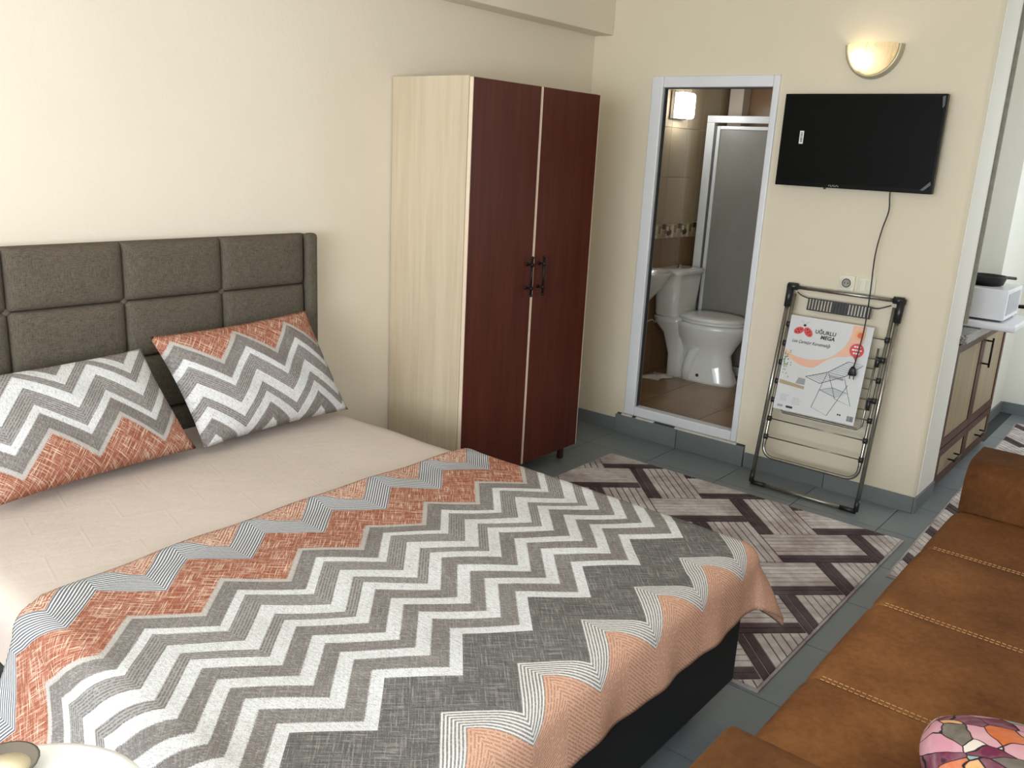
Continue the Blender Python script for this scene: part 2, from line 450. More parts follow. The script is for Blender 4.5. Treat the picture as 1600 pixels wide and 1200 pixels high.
def rrect(cx, cy, z, hx, hy, r, n=6):
    p = []
    for (sx, sy, a0) in ((1, 1, 0), (-1, 1, PI/2), (-1, -1, PI), (1, -1, 1.5*PI)):
        for k in range(n + 1):
            a = a0 + PI/2 * k / n; p.append((cx + sx*(hx - r) + r*math.cos(a), cy + sy*(hy - r) + r*math.sin(a), z))
    return p
tank = MB().loft([rrect(TX, -.085, BF + .425, .150, .080, .04), rrect(TX, -.085, BF + .44, .158, .086, .045), rrect(TX, -.087, BF + .71, .178, .10, .05)]).obj('tank', 'ceramic', toilet, smooth=True)
tl = MB().loft([rrect(TX, -.088, BF + .712, .186, .107, .05), rrect(TX, -.088, BF + .735, .188, .109, .05), rrect(TX, -.088, BF + .748, .175, .098, .045)]).obj('tank_lid', 'ceramic', toilet, smooth=True)
MB().lathe((TX, -.088, BF + .748), [(.022, 0), (.022, .008), (.012, .012), (.012, .026), (.008, .028)], 16).obj('flush_button', 'chrome', tl, smooth=True)

SX = .55; SZ = .895
sink = thing('washbasin', 'white ceramic washbasin half hidden by the left door jamb, beside the toilet', 'washbasin', (SX, -.12, .60))
MB().loft([ellipse(SX, -.10, .70, .07, .07), ellipse(SX, -.11, .75, .14, .09), ellipse(SX, -.125, .82, .21, .135), ellipse(SX, -.13, .875, .245, .15), ellipse(SX, -.13, SZ, .25, .151), ellipse(SX, -.13, SZ + .004, .24, .143),
           ellipse(SX, -.13, SZ - .01, .215, .12), ellipse(SX, -.13, SZ - .08, .13, .08)]).obj('basin', 'ceramic', sink, smooth=True)
MB().tube([(SX, .015, SZ - .02), (SX, .0, SZ + .06), (SX, -.03, SZ + .11), (SX, -.09, SZ + .10)], .011, 10).obj('tap', 'chrome', sink, smooth=True)
MB().tube([(SX, -.10, .71), (SX, -.10, .58), (SX, -.04, .54), (SX, .018, .54)], .018, 10).obj('waste_pipe', 'pvc', sink, smooth=True)

# shower cabin
SXF = 1.40
sh = thing('shower_cabin', 'shower cabin with white frame and grey frosted panel behind the toilet', 'shower cabin', (SXF + .1, -.5, BF))
MAT['white_frame'] = plain('white_enamel_frame', (225, 228, 226), .25, var=.02)
fr = [('post', (-.095, -.035, BF, 1.865)), ('top_rail', (-1.20, -.035, 1.865, 1.912)), ('bottom_rail', (-1.20, -.095, BF, BF + .06))]
for nm, (a, b, c, d) in fr: box(SXF - .02, SXF + .03, a, b, c, d).obj(nm, 'white_frame', sh, bevel=.004, seg=2)
for nm, (a, b, c, d) in (('door_stile', (-.135, -.110, BF + .07, 1.845)), ('door_rail', (-1.15, -.135, 1.822, 1.845))):
    box(SXF - .008, SXF + .018, a, b, c, d).obj(nm, 'white_frame', sh, bevel=.003, seg=2)
def frosted():
    g = G('grey_frosted_panel', .32); c = g.coord(); n = g.noise(g.mapping(c, (1, 1, .6)), 4.0, 6, .65)
    g.color(g.mix(n, lin((122, 120, 112)), lin((150, 148, 140)))); g.bump(g.noise(c, 240, 3), .25, .002)
    return g.m
box(SXF + .002, SXF + .010, -1.15, -.135, BF + .07, 1.822).obj('frosted_panel', frosted(), sh)
box(SXF - .012, SXF + .002, -.110, -.095, BF + .07, 1.845).obj('seal', plain('grey_seal', (95, 95, 92), .5), sh)

def emit(name, rgb, strength):
    g = G(name, .4); g.b.inputs['Emission Color'].default_value = lin(rgb); g.b.inputs['Emission Strength'].default_value = strength; g.color(lin(rgb)); return g.m
bl = thing('bathroom_wall_light', 'lit square white wall light high on the bathroom tiles', 'wall light', (1.04, .02, 1.87))
box(.95, 1.13, -.01, .021, 1.865, 2.04).obj('lamp_base', 'chrome', bl, bevel=.006, seg=2)
box(.955, 1.125, -.075, -.012, 1.872, 2.035).obj('lamp_shade', emit('bathroom_lamp_glow', (252, 253, 255), 22.0), bl, bevel=.02, seg=3)

hose = thing('water_hose', 'thin pale water hose hanging between the wall and toilet tank', 'hose', (.9, .0, .55))
MB().tube([(.72, .018, .50), (.78, -.02, .515), (.88, -.03, .53), (.93, -.03, .505), (.925, -.040, .530), (.922, -.045, .540)], .007, 8).obj('tube', plain('pale_hose', (175, 165, 145), .4), hose, smooth=True)
MB().lathe((.72, .021, .50), [(.018, -.0), (.018, -.006), (.01, -.012), (.01, -.022)], 12, 'y').obj('valve', 'chrome', hose)
rag = MB().grid(14, 10, lambda u, v: (.78 + .22*u + .03*v, -.03 - .14*v + .02*math.sin(7*u), BF + .004 + .012*abs(math.sin(9*u + 4*v)) * math.sin(PI*u) * math.sin(PI*v) + .006*math.sin(PI*u)*math.sin(PI*v)))
rag.grid(14, 10, lambda u, v: (.78 + .22*u + .03*v, -.03 - .14*v + .02*math.sin(7*u), BF + .001))
tag(rag.obj('floor_cloth', plain('white_cloth', (222, 218, 210), .9), smooth=True, origin=(.9, -.1, BF)), 'crumpled white cloth on the bathroom floor beside the toilet', 'cloth')

# ------------------------------------------------------------------ bed
bed = thing('double_bed', 'double bed with black base and grey-brown tufted headboard', 'bed', (-2.86, -1.1, 0))
def fabric(name, rgb, rgb2, sc=900, bump=.35):
    g = G(name, .95, spec=.15); c = g.coord()
    a = g.noise(g.mapping(c, (1, 1, .07)), sc * .45, 3, .7); b = g.noise(g.mapping(c, (.07, 1, 1)), sc * .45, 3, .7)
    f = g.math('ADD', g.math('MULTIPLY', a, .5), g.math('MULTIPLY', b, .5))
    g.color(g.mix(g.maprange(f, .36, .64), lin(rgb), lin(rgb2))); g.bump(f, bump, .003); return g.m
MAT['hb'] = fabric('grey_brown_linen', (60, 54, 46), (114, 105, 92), 1500)
MAT['black_leather'] = plain('black_leatherette', (24, 24, 26), .5, var=.1, scale=30, bump=.15, bscale=260)
# headboard: frame, side strips, puffed panels, buttons
HX0, HX1, HZ = -3.622, -2.106, 1.236
hb = box(HX0 - .054, HX1 + .054, -.078, -.004, .10, HZ - .004).obj('headboard', 'hb', bed, bevel=.015, seg=3)
for (a, b) in ((HX1 + .002, HX1 + .054), (HX0 - .054, HX0 - .002)):
    box(a, b, -.125, -.079, .12, HZ + .004).obj('side_strip', 'hb', hb, bevel=.016, seg=3)
zr = [1.236, 1.034, .830, .626, .422]
cw = (HX1 - HX0) / 4
for i in range(4):
    for j in range(4):
        xa, xb = HX0 + cw*i, HX0 + cw*(i+1); za, zb = zr[j+1], zr[j]
        def fn(u, v, xa=xa, xb=xb, za=za, zb=zb, j=j):
            eu = 1 - abs(2*u - 1) ** 14; ev = 1 - abs(2*v - 1) ** 12; bt = max(0, 1 - abs(2*u - 1)**2.2) * max(0, 1 - abs(2*v - 1)**2.2)
            x = xa + (xb - xa)*u; z = za + (zb - za)*v
            # seams pinch towards the buttons at the inner corners
            return (x, -.080 - .030 * (max(0, eu) ** .4) * (max(0, ev) ** .4) - .010*bt, z)
        us = lambda u: .5 - .5*math.cos(PI*u)
        mb = MB().grid(18, 14, lambda u, v: fn(us(u), us(v)))
        mb.obj('panel', 'hb', hb, smooth=True)
for j in (1, 3):
    for i in range(1, 4):
        MB().lathe((HX0 + cw*i, -.084, zr[j]), [(.012, .0), (.014, -.006), (.010, -.011), (.003, -.013)], 16, 'y').obj('button', 'hb', hb, smooth=True)
box(-3.640, -2.085, -2.118, -.13, .105, .335).obj('base', 'black_leather', bed, bevel=.012, seg=3)
for x in (-3.5, -2.22):
    for y in (-.35, -2.02):
        MB().lathe((x, y, 0.0005), [(.030, 0), (.036, .008), (.026, .03), (.022, .08), (.03, .106)], 16).obj('leg', 'black_plastic', bed, smooth=True)
box(-3.640, -2.095, -2.108, -.13, .337, .534).obj('mattress', plain('white_mattress', (214, 210, 204), .9), bed, bevel=.05, seg=5)

def drape(x, y, XL, XR, YF, r, z, flare=.06, wav=0.0, dmax=9.0):
    du = x - XR if x > XR else (x - XL if x < XL else 0.0)
    dv = y - YF if y < YF else 0.0
    bx, by = min(max(x, XL), XR), max(y, YF)
    d = math.hypot(du, dv)
    if d < 1e-9: return bx, by, z
    ux, uy = du / d, dv / d; d = min(d, dmax)
    a = min(d / r, PI/2); h = max(0.0, d - r*PI/2)
    corner = min(abs(ux), abs(uy)) * 1.414
    fl = flare + .45 * corner
    o = r*math.sin(a) + fl*h*1.0
    dz = r*(1 - math.cos(a)) + h*math.sqrt(max(.2, 1 - fl*fl))
    if wav: o += wav * min(1, h/.1) * (math.sin(x*21 + 1.0) * .6 + math.sin(y*19 + x*7)*.4 + math.sin(x*47)*.25)
    return bx + ux*o, by + uy*o, z - dz

def sheet_mat():
    g = G('taupe_bed_sheet', .85, spec=.2); c = g.coord()
    n = g.noise(c, 3.0, 4); fine = g.noise(c, 500, 2)
    col = g.mix(n, lin((194, 181, 172)), lin((208, 195, 186)))
    g.color(g.mix(g.math('MULTIPLY', fine, .25), col, lin((165, 148, 136))))
    # fold lines of a freshly opened sheet, plus wrinkles
    br = g.node('ShaderNodeTexBrick', {'offset': .5}, Vector=g.mapping(c, (1, 1, 1), (0, 0, .22), (.1, .05, 0)), Scale=1.0)
    br.inputs['Mortar Size'].default_value = .006; br.inputs['Mortar Smooth'].default_value = 1.0
    br.inputs['Brick Width'].default_value = .23; br.inputs['Row Height'].default_value = .155
    wr = g.noise(g.mapping(c, (1.0, 2.2, 1), (0, 0, .4)), 6.5, 5, .6)
    h = g.math('ADD', g.math('MULTIPLY', br.outputs['Fac'], .055), g.math('MULTIPLY', wr, .8))
    g.bump(h, .42, .012); return g.m
def sheet_fn(u, v):
    X = -3.80 + 1.86*u; y = -.14 - 2.12*v
    p = drape(X, y, -3.595, -2.145, -2.062, .052, .538, .0, 0.0, .205)
    w = .0022*math.sin(p[0]*9 + p[1]*5) + .0016*math.sin(p[1]*17 - p[0]*6)
    return (p[0], p[1], p[2] + w + .002)
tag(MB().grid(70, 70, sheet_fn).obj('bed_sheet', sheet_mat(), smooth=True, origin=(-2.86, -.6, .55)), 'plain taupe fitted sheet stretched over the mattress', 'bed sheet')

# quilt and pillowcase print: chevron bands measured from the head side
ZX, ZT, ZA = -2.800, .231, .108
def quilt_mat(name):
    g = G(name, .95, spec=.12)
    uv = g.node('ShaderNodeUVMap', {'uv_map': 'UVMap'}).outputs[0]
    sp = g.node('ShaderNodeSeparateXYZ', Vector=uv); u, v = sp.outputs[0], sp.outputs[1]
    wob = g.math('MULTIPLY', g.math('SUBTRACT', g.noise(uv, 360, 4, .85), .5), .030)
    d = g.math('MULTIPLY', g.math('ABSOLUTE', g.math('SUBTRACT', g.math('FRACT', g.math('ADD', g.math('DIVIDE', g.math('SUBTRACT', u, ZX), ZT), .5)), .5)), 2.0)
    w0 = g.math('SUBTRACT', v, g.math('MULTIPLY', d, ZA))
    w = g.math('ADD', w0, wob)
    A, B = .90, 2.50
    f = g.math('DIVIDE', g.math('SUBTRACT', w, A), B - A); f0 = g.math('DIVIDE', g.math('SUBTRACT', w0, A), B - A)
    P = lambda x: (x - A) / (B - A)
    ter, gry, wht, gst, drk, fin, pch = lin((160, 98, 76)), lin((124, 118, 114)), lin((222, 222, 223)), lin((154, 150, 147)), lin((104, 101, 99)), lin((216, 213, 209)), lin((206, 166, 142))
    pale = lin((188, 182, 176)); strip = lin((212, 212, 214))
    zones = [(0, ter), (P(1.022), strip), (P(1.126), ter), (P(1.272), pale), (P(1.288), gry), (P(1.344), wht), (P(1.379), gst), (P(1.441), wht), (P(1.489), gst), (P(1.531), wht), (P(1.570), gry), (P(1.627), wht), (P(1.673), gry), (P(1.721), wht), (P(1.764), gry), (P(1.820), wht), (P(1.860), drk), (P(2.014), fin), (P(2.082), pch)]
    crisp = [(0, 0), (P(1.012), 1), (P(1.136), 0), (P(1.855), 1)]
    base_a = g.ramp(f, zones, 'CONSTANT').outputs[0]; base_b = g.ramp(f0, zones, 'CONSTANT').outputs[0]
    cm = g.ramp(f0, [(p, (c, c, c, 1)) for p, c in crisp], 'CONSTANT').outputs[0]
    base = g.mix(cm, base_a, base_b)
    # scratchy cross hatch woven into every zone
    h1 = g.noise(g.mapping(g.mapping(uv, rot=(0, 0, .75)), (1, .05, 1)), 300, 3, .7); h2 = g.noise(g.mapping(g.mapping(uv, rot=(0, 0, -.80)), (1, .05, 1)), 300, 3, .7)
    spk = g.noise(uv, 420, 2, .7)
    hatch = g.math('MAXIMUM', g.maprange(h1, .53, .66), g.maprange(h2, .53, .66))
    dark = g.math('MAXIMUM', g.maprange(h1, .47, .33), g.maprange(h2, .47, .33))
    cream = lin((228, 206, 186)); lg = lin((176, 170, 165))
    hz = [(0, (cream[0], cream[1], cream[2], .9)), (P(1.022), (.5, .5, .5, 0)), (P(1.126), (cream[0], cream[1], cream[2], .9)), (P(1.27), (lg[0], lg[1], lg[2], .5)), (P(1.86), (lg[0], lg[1], lg[2], .55)), (P(2.014), (.5, .5, .5, 0))]
    hr = g.ramp(f0, hz, 'CONSTANT')
    base = g.mix(g.math('MULTIPLY', hatch, hr.outputs[1]), base, hr.outputs[0])
    hd = g.ramp(f0, [(0, (.55, .55, .55, 1)), (P(1.022), (0, 0, 0, 1)), (P(1.126), (.55, .55, .55, 1)), (P(1.27), (.38, .38, .38, 1)), (P(1.86), (.6, .6, .6, 1)), (P(2.014), (.1, .1, .1, 1))], 'CONSTANT').outputs[0]
    base = g.mix(g.math('MULTIPLY', dark, hd), base, g.mix(1.0, base, (.42, .40, .40, 1), 'MULTIPLY'))
    # parallel chevron lines
    dk, wt, br = lin((74, 74, 80)), lin((226, 206, 186)), lin((150, 96, 70)); gd = lin((98, 92, 88)); gl = lin((116, 110, 106))
    lz = [(0, (wt[0], wt[1], wt[2], .65)), (P(1.020), (dk[0], dk[1], dk[2], .92)), (P(1.128), (0, 0, 0, 0)), (P(1.379), (gd[0], gd[1], gd[2], .75)), (P(1.441), (0, 0, 0, 0)), (P(1.489), (gd[0], gd[1], gd[2], .75)), (P(1.531), (0, 0, 0, 0)), (P(2.014), (gl[0], gl[1], gl[2], .9)), (P(2.082), (br[0], br[1], br[2], .55))]
    lr = g.ramp(f0, lz, 'CONSTANT')
    ln = g.math('ABSOLUTE', g.math('SUBTRACT', g.math('FRACT', g.math('DIVIDE', w0, .0098)), .5))
    lm = g.maprange(ln, .20, .30)
    dash = g.maprange(g.noise(uv, 130, 2), .38, .46)
    lm = g.math('MULTIPLY', lm, g.math('MAXIMUM', dash, g.ramp(f0, [(0, (0, 0, 0, 1)), (P(1.02), (1, 1, 1, 1)), (P(1.13), (0, 0, 0, 1)), (P(2.0), (.8, .8, .8, 1)), (P(2.082), (0, 0, 0, 1))], 'CONSTANT').outputs[0]))
    base = g.mix(g.math('MULTIPLY', lm, lr.outputs[1]), base, lr.outputs[0])
    base = g.mix(g.maprange(spk, .38, .62, 0, .45), base, g.mix(1.0, base, (.5, .5, .5, 1), 'MULTIPLY'))
    fl1 = g.maprange(g.noise(g.mapping(g.mapping(uv, rot=(0, 0, .35)), (1, .22, 1)), 330, 2, .7), .54, .62)
    flz = g.ramp(f0, [(0, (0, 0, 0, 1)), (P(1.30), (.6, .6, .6, 1)), (P(1.865), (0, 0, 0, 1))], 'CONSTANT').outputs[0]
    base = g.mix(g.math('MULTIPLY', fl1, flz), base, lin((158, 154, 151)))
    g.color(base)
    hh = g.math('ADD', g.math('MULTIPLY', spk, .6), g.math('MULTIPLY', g.noise(g.mapping(uv, (1, .25, 1), (0, 0, .5)), 140, 3), .8))
    g.bump(hh, .5, .004)
    return g.m
MAT['quilt'] = quilt_mat('chevron_quilt_print')
QX0, QX1, QV0, QV1 = -4.12, -1.86, 1.03, 2.315
def quilt_fn(u, v):
    x = QX0 + (QX1 - QX0)*u
    v0 = QV0 + .055*max(0, (-3.0 - x)/.65)**1.5
    y = -(v0 + (QV1 - v0)*v)
    p = drape(x, y, -3.605, -2.125, -2.098, .058, .557, .42 if x < -3.605 else .07, .008 if x > -3.605 else .006)
    inside = 1 if (-3.605 < x < -2.135 and y > -2.09) else .3
    w = .0025*math.sin(p[0]*7 + p[1]*11) + .002*math.sin(p[0]*19 - p[1]*6) + .0012*math.sin(p[1]*31 + p[0]*13)
    edge = .010*math.exp(-((y + v0 + .02)/.03)**2)          # turned edge at the head side
    return (p[0], p[1], p[2] + w*inside + .004 + edge*inside)
def quilt_uv(u, v):
    x = QX0 + (QX1 - QX0)*u; v0 = QV0 + .055*max(0, (-3.0 - x)/.65)**1.5
    return (x, v0 + (QV1 - v0)*v)
qo = MB().grid(150, 110, quilt_fn, quilt_uv).obj('quilt', 'quilt', smooth=True, origin=(-2.86, -1.6, .56))
sd = qo.modifiers.new('thick', 'SOLIDIFY'); sd.thickness = .005; sd.offset = 0.0
tag(qo, 'grey, white and terracotta zigzag quilt spread over the foot of the bed', 'quilt')

def pillow(name, label, BL, BR, TL, TR, v_of, u0, th=.085):
    BL, BR, TL, TR = map(Vector, (BL, BR, TL, TR))
    nrm = (BR - BL).cross(TL - BL).normalized()
    if nrm.y > 0: nrm = -nrm
    W, H = (BR - BL).length, (TL - BL).length
    mb = MB()
    def base(u, v):
        # edges pull in slightly between the corners
        s, t = 2*u - 1, 2*v - 1
        s *= 1 - .045*(1 - t*t); t *= 1 - .05*(1 - s*s)
        u, v = (s+1)/2, (t+1)/2
        return (BL*(1-u) + BR*u)*(1-v) + (TL*(1-u) + TR*u)*v
    def th_(u, v):
        a, b = max(0, 1 - abs(2*u-1)**2.6), max(0, 1 - abs(2*v-1)**2.6)
        return th * (a*b)**.55
    def front(u, v):
        k = .006*math.sin(u*17 + v*9)*math.sin(PI*u)*math.sin(PI*v)
        return base(u, v) + nrm*(th_(u, v) + k)
    def back(u, v): return base(u, v) - nrm*th_(u, v)*.8
    uvf = lambda u, v: (u0 + W*u, v_of(v, H))
    mb.grid(40, 30, front, uvf); mb.grid(40, 30, back, uvf)
    o = mb.obj(name, 'quilt', smooth=True, origin=(BL + BR)/2)
    bm = bmesh.new(); bm.from_mesh(o.data); bmesh.ops.remove_doubles(bm, verts=bm.verts, dist=.0004); bmesh.ops.recalc_face_normals(bm, faces=bm.faces); bm.to_mesh(o.data); bm.free()
    for p in o.data.polygons: p.use_smooth = True
    return tag(o, label, 'pillow', 'chevron pillows against the headboard')
pillow('pillow', 'zigzag pillow nearer the wardrobe, its terracotta zone at the top', (-2.795, -.445, .572), (-2.14, -.415, .572), (-2.865, -.25, .935), (-2.215, -.245, .955), lambda v, H: 1.245 + H*(1-v), -2.80 - .275)
pillow('pillow', 'zigzag pillow cut by the left picture edge, its terracotta zone at the bottom', (-3.49, -.50, .572), (-2.815, -.43, .572), (-3.55, -.26, .885), (-2.895, -.25, .90), lambda v, H: 1.238 + H*v, -3.13)

# ------------------------------------------------------------------ wardrobe
WX0, WX1, WD, WT = -1.544, -.610, -.484, 1.895
def wood(name, a, b, c, rough=.35, scale=1.0):
    g = G(name, rough); co = g.coord()
    n = g.noise(g.mapping(co, (26*scale, 26*scale, 1.6*scale)), 1.0, 6, .62); n2 = g.noise(g.mapping(co, (90*scale, 90*scale, 2.5)), 1.0, 3)
    r = g.ramp(g.math('ADD', g.math('MULTIPLY', n, .7), g.math('MULTIPLY', n2, .3)), [(.3, lin(a)), (.5, lin(b)), (.7, lin(c))])
    g.b.inputs['Specular IOR Level'].default_value = .28
    g.color(r.outputs[0]); g.bump(n2, .05, .001); return g.m
MAT['mahogany'] = wood('dark_red_mahogany', (66, 25, 16), (82, 34, 22), (94, 43, 30), .42)
MAT['pale_maple'] = wood('pale_maple_board', (186, 170, 144), (200, 185, 160), (210, 196, 172), .45, .7)
MAT['edge'] = plain('pale_edge_band', (226, 206, 184), .4, var=.03)
wr = thing('wardrobe', 'tall two-door wardrobe with dark red doors and pale side', 'wardrobe', ((WX0 + WX1)/2, -.25, 0))
t = .018
box(WX0, WX0 + t, WD + .022, -.006, .085, WT).obj('side_panel', 'pale_maple', wr, bevel=.001, seg=1)
box(WX1 - t, WX1, WD + .022, -.006, .085, WT).obj('side_panel', 'pale_maple', wr, bevel=.001, seg=1)
box(WX0 + t, WX1 - t, WD + .022, -.006, WT - .02, WT - .002).obj('top_panel', 'pale_maple', wr)
box(WX0 + t, WX1 - t, WD + .022, -.006, .085, .103).obj('bottom_panel', 'pale_maple', wr)
box(WX0 + t, WX1 - t, -.012, -.006, .103, WT - .02).obj('back_panel', 'pale_maple', wr)
xm = (WX0 + WX1)/2
for k, (a, b) in enumerate(((WX0 + .001, xm - .0035), (xm + .0035, WX1 - .001))):
    d = box(a + .004, b - .004, WD, WD + .018, .088, WT - .006).obj('door', 'mahogany', wr, bevel=.0015, seg=1)
    eb = MB().box(a, a + .004, WD, WD + .018, .088, WT - .006).box(b - .004, b, WD, WD + .018, .088, WT - .006)
    eb.obj('edge_band', 'edge', d)
    hx = xm - .045 if k == 0 else xm + .045
    hm = MB(); z0, z1 = .985, 1.095
    hm.tube([(hx, WD - .032, z0 - .03), (hx, WD - .032, z1 + .03)], .0055, 10)
    for z in (z0, z1):
        hm.tube([(hx, WD + .001, z), (hx, WD - .034, z)], .0048, 10); hm.lathe((hx, WD, z), [(.010, .0), (.010, -.004), (.006, -.006)], 12, 'y')
        hm.lathe((hx, WD - .032, z), [(.0085, -.008), (.0085, .008)], 10)
    for z in (z0 - .034, z1 + .034): hm.lathe((hx, WD - .032, z), [(.002, -.007), (.0075, -.003), (.0075, .003), (.002, .007)], 10)
    hm.obj('handle', 'black_iron', d, smooth=True)
MB().box(xm - .0025, xm + .0025, WD + .0185, WD + .0215, .09, WT - .01).obj('door_strip', 'edge', wr)
for x in (WX0 + .04, WX1 - .05):
    for y in (-.42, -.05): box(x - .014, x + .014, y - .014, y + .014, 0.0005, .085).obj('leg', plain('brown_leg', (74, 42, 32), .5), wr, bevel=.003, seg=1)

# ------------------------------------------------------------------ television
TY0, TY1, TZ0, TZ1 = -1.200, -1.931, 1.510, 1.938
tv = thing('television', 'flat black television on the wall between doorway and kitchen', 'television', (-.06, -1.565, TZ0))
MAT['tv_black'] = plain('gloss_black_bezel', (12, 13, 13), .3, spec=.1)
box(-.080, -.045, TY1, TY0, TZ0, TZ1).obj('case', 'tv_black', tv, bevel=.003, seg=2)
box(-.050, -.028, TY1 + .12, TY0 - .12, TZ0 + .05, TZ1 - .08).obj('back_housing', 'black_plastic', tv, bevel=.006, seg=2)
box(-.0285, -.001, -1.66, -1.47, 1.62, 1.82).obj('wall_bracket', 'black_iron', tv)
scr = G('dark_screen_glass', .30); scr.color(lin((14, 15, 15))); scr.b.inputs['Specular IOR Level'].default_value = .06
box(-.0815, -.0798, TY1 + .010, TY0 - .010, TZ0 + .020, TZ1 - .010).obj('screen', scr.m, tv)
stk = box(-.0822, -.0814, TY0 - .115, TY0 - .095, TZ0 + .198, TZ0 + .258).obj('barcode_sticker', plain('sticker_white', (226, 226, 224), .6), tv)
bb = MB(); z = TZ0 + .206
while z < TZ0 + .250:
    h = random.choice((.0012, .002, .003)); bb.box(-.0826, -.0821, TY0 - .110, TY0 - .100, z, z + h); z += h + random.choice((.0012, .002))
bb.obj('barcode', 'black_plastic', stk)
lm_ = MB()
for k, w_ in enumerate((.0065, .006, .0075, .0055, .0065, .006)):
    y_ = -1.468 - k*.0085
    lm_.box(-.0814, -.0806, y_ - .0016, y_, TZ0 + .006, TZ0 + .0135).box(-.0814, -.0806, y_ - w_, y_, TZ0 + (.006 if k % 2 else .012), TZ0 + (.0075 if k % 2 else .0135))
lm_.obj('maker_lettering', plain('silver_print', (190, 190, 188), .4), tv)
box(-.072, -.060, -1.450, -1.442, TZ0 - .008, TZ0).obj('sensor', 'black_plastic', tv)
# protective film left at corners
film = plain('clear_film_edge', (70, 73, 74), .35)
fm = MB().poly([(-.0824, TY1 + .012, TZ0 + .055), (-.0824, TY1 + .050, TZ0 + .016), (-.0824, TY1 + .036, TZ0 + .014), (-.0824, TY1 + .008, TZ0 + .040)], Vector((-1, 0, 0)), .0006)
fm.obj('film_corner', film, tv)
fm = MB().poly([(-.0824, TY1 + .014, TZ1 - .06), (-.0824, TY1 + .020, TZ1 - .012), (-.0824, TY1 + .008, TZ1 - .008), (-.0824, TY1 + .006, TZ1 - .05)], Vector((-1, 0, 0)), .0006)
fm.obj('film_corner', film, tv)
cordpts = [(-.052, -1.746, 1.52), (-.052, -1.747, 1.49), (-.05, -1.753, 1.422), (-.045, -1.734, 1.332), (-.055, -1.725, 1.212), (-.085, -1.739, 1.034), (-.125, -1.750, .887), (-.150, -1.746, .760), (-.158, -1.738, .690)]
def smooth_path(pts, n=6):
    P = [Vector(p) for p in pts]; out = []
    for i in range(len(P) - 1):
        p0, p1, p2, p3 = P[max(i-1, 0)], P[i], P[i+1], P[min(i+2, len(P)-1)]
        for k in range(n):
            s = k/n; out.append(.5*((2*p1) + (p2-p0)*s + (2*p0-5*p1+4*p2-p3)*s*s + (3*p1-p0-3*p2+p3)*s**3))
    out.append(P[-1]); return out
cord = MB().tube(smooth_path(cordpts), .0032, 8).obj('power_cable', 'black_plastic', tv, smooth=True)
pg = MB(); px_, py_, pz_ = -.160, -1.737, .672
pg.loft([rrect(px_, py_, pz_ + .022, .006, .006, .004, 3), rrect(px_, py_, pz_ + .008, .010, .014, .006, 3), rrect(px_, py_, pz_ - .016, .010, .020, .007, 3), rrect(px_, py_, pz_ - .022, .009, .017, .006, 3)])
pg.obj('plug', 'black_plastic', cord, smooth=True)
pn = MB()
for s in (-1, 1): pn.tube([(px_, py_ + s*.0095, pz_ - .022), (px_, py_ + s*.0095, pz_ - .040)], .0024, 8)
pn.obj('prongs', 'chrome', cord)

# ------------------------------------------------------------------ wall lamp
LY, LZ = -1.565, 2.156
lamp = thing('wall_lamp', 'lit half-round glass wall lamp above the television', 'wall lamp', (-.04, LY, LZ))
def half(r, h, x, n=24):
    return [(x, LY + r*math.cos(PI + PI*k/n), LZ + h*math.sin(PI + PI*k/n)) for k in range(n + 1)]
MAT['lamp_rim'] = plain('brushed_champagne_metal', (186, 178, 152), .35, .3)
mb = MB()
rings = [half(.132, .150, -.002), half(.130, .148, -.020), half(.124, .141, -.034), half(.112, .129, -.034), half(.112, .129, -.026), half(.112, .129, -.002)]
b0 = 0
for r in rings: mb.v += [Vector(p) for p in r]
k = len(rings[0])
for i in range(len(rings) - 1):
    for j in range(k - 1): mb.f.append((i*k + j, i*k + j + 1, (i+1)*k + j + 1, (i+1)*k + j))
mb.obj('rim', 'lamp_rim', lamp, smooth=True)
g = G('frosted_lamp_glass', .25)
g.color(lin((240, 235, 222))); g.b.inputs['Transmission Weight'].default_value = .55; g.b.inputs['IOR'].default_value = 1.2
c = g.coord(); wv = g.node('ShaderNodeTexWave', {'wave_type': 'RINGS'}, Vector=g.mapping(c, (1, 1, 1), loc=(0, -.02, .03)), Scale=34.0, Distortion=5.0)
g.bump(wv.outputs['Fac'], .6, .006)
# the glass is mixed with translucency so that the bulb glows through
tr = g.node('ShaderNodeBsdfTranslucent'); tr.inputs[0].default_value = lin((255, 238, 205))
ms = g.node('ShaderNodeMixShader'); ms.inputs[0].default_value = .38
out = [n for n in g.t.nodes if n.type == 'OUTPUT_MATERIAL'][0]
g.t.links.new(g.b.outputs[0], ms.inputs[1]); g.t.links.new(tr.outputs[0], ms.inputs[2]); g.t.links.new(ms.outputs[0], out.inputs[0])
def dome(u, v):
    a = PI + PI*u; s = math.sin(v*PI/2); cc = math.cos(v*PI/2)
    return (-.030 - .085*s * (1 - .15*abs(math.cos(a))), LY + .113*cc*math.cos(a), LZ + .130*cc*math.sin(a))
MB().grid(28, 14, dome).obj('glass_shade', g.m, lamp, smooth=True)
box(-.006, -.0005, LY - .06, LY + .06, LZ - .11, LZ - .01).obj('back_plate', 'pvc', lamp)
MB().lathe((-.045, LY + .045, LZ - .075), [(.008, -.02), (.02, .0), (.024, .02), (.014, .04), (.002, .046)], 14).obj('bulb', emit('warm_bulb', (255, 232, 188), 20.0), lamp, smooth=True)
MB().tube([(-.003, LY + .045, LZ - .10), (-.045, LY + .045, LZ - .10), (-.045, LY + .045, LZ - .088)], .007, 8).obj('lamp_holder', 'pvc', lamp)

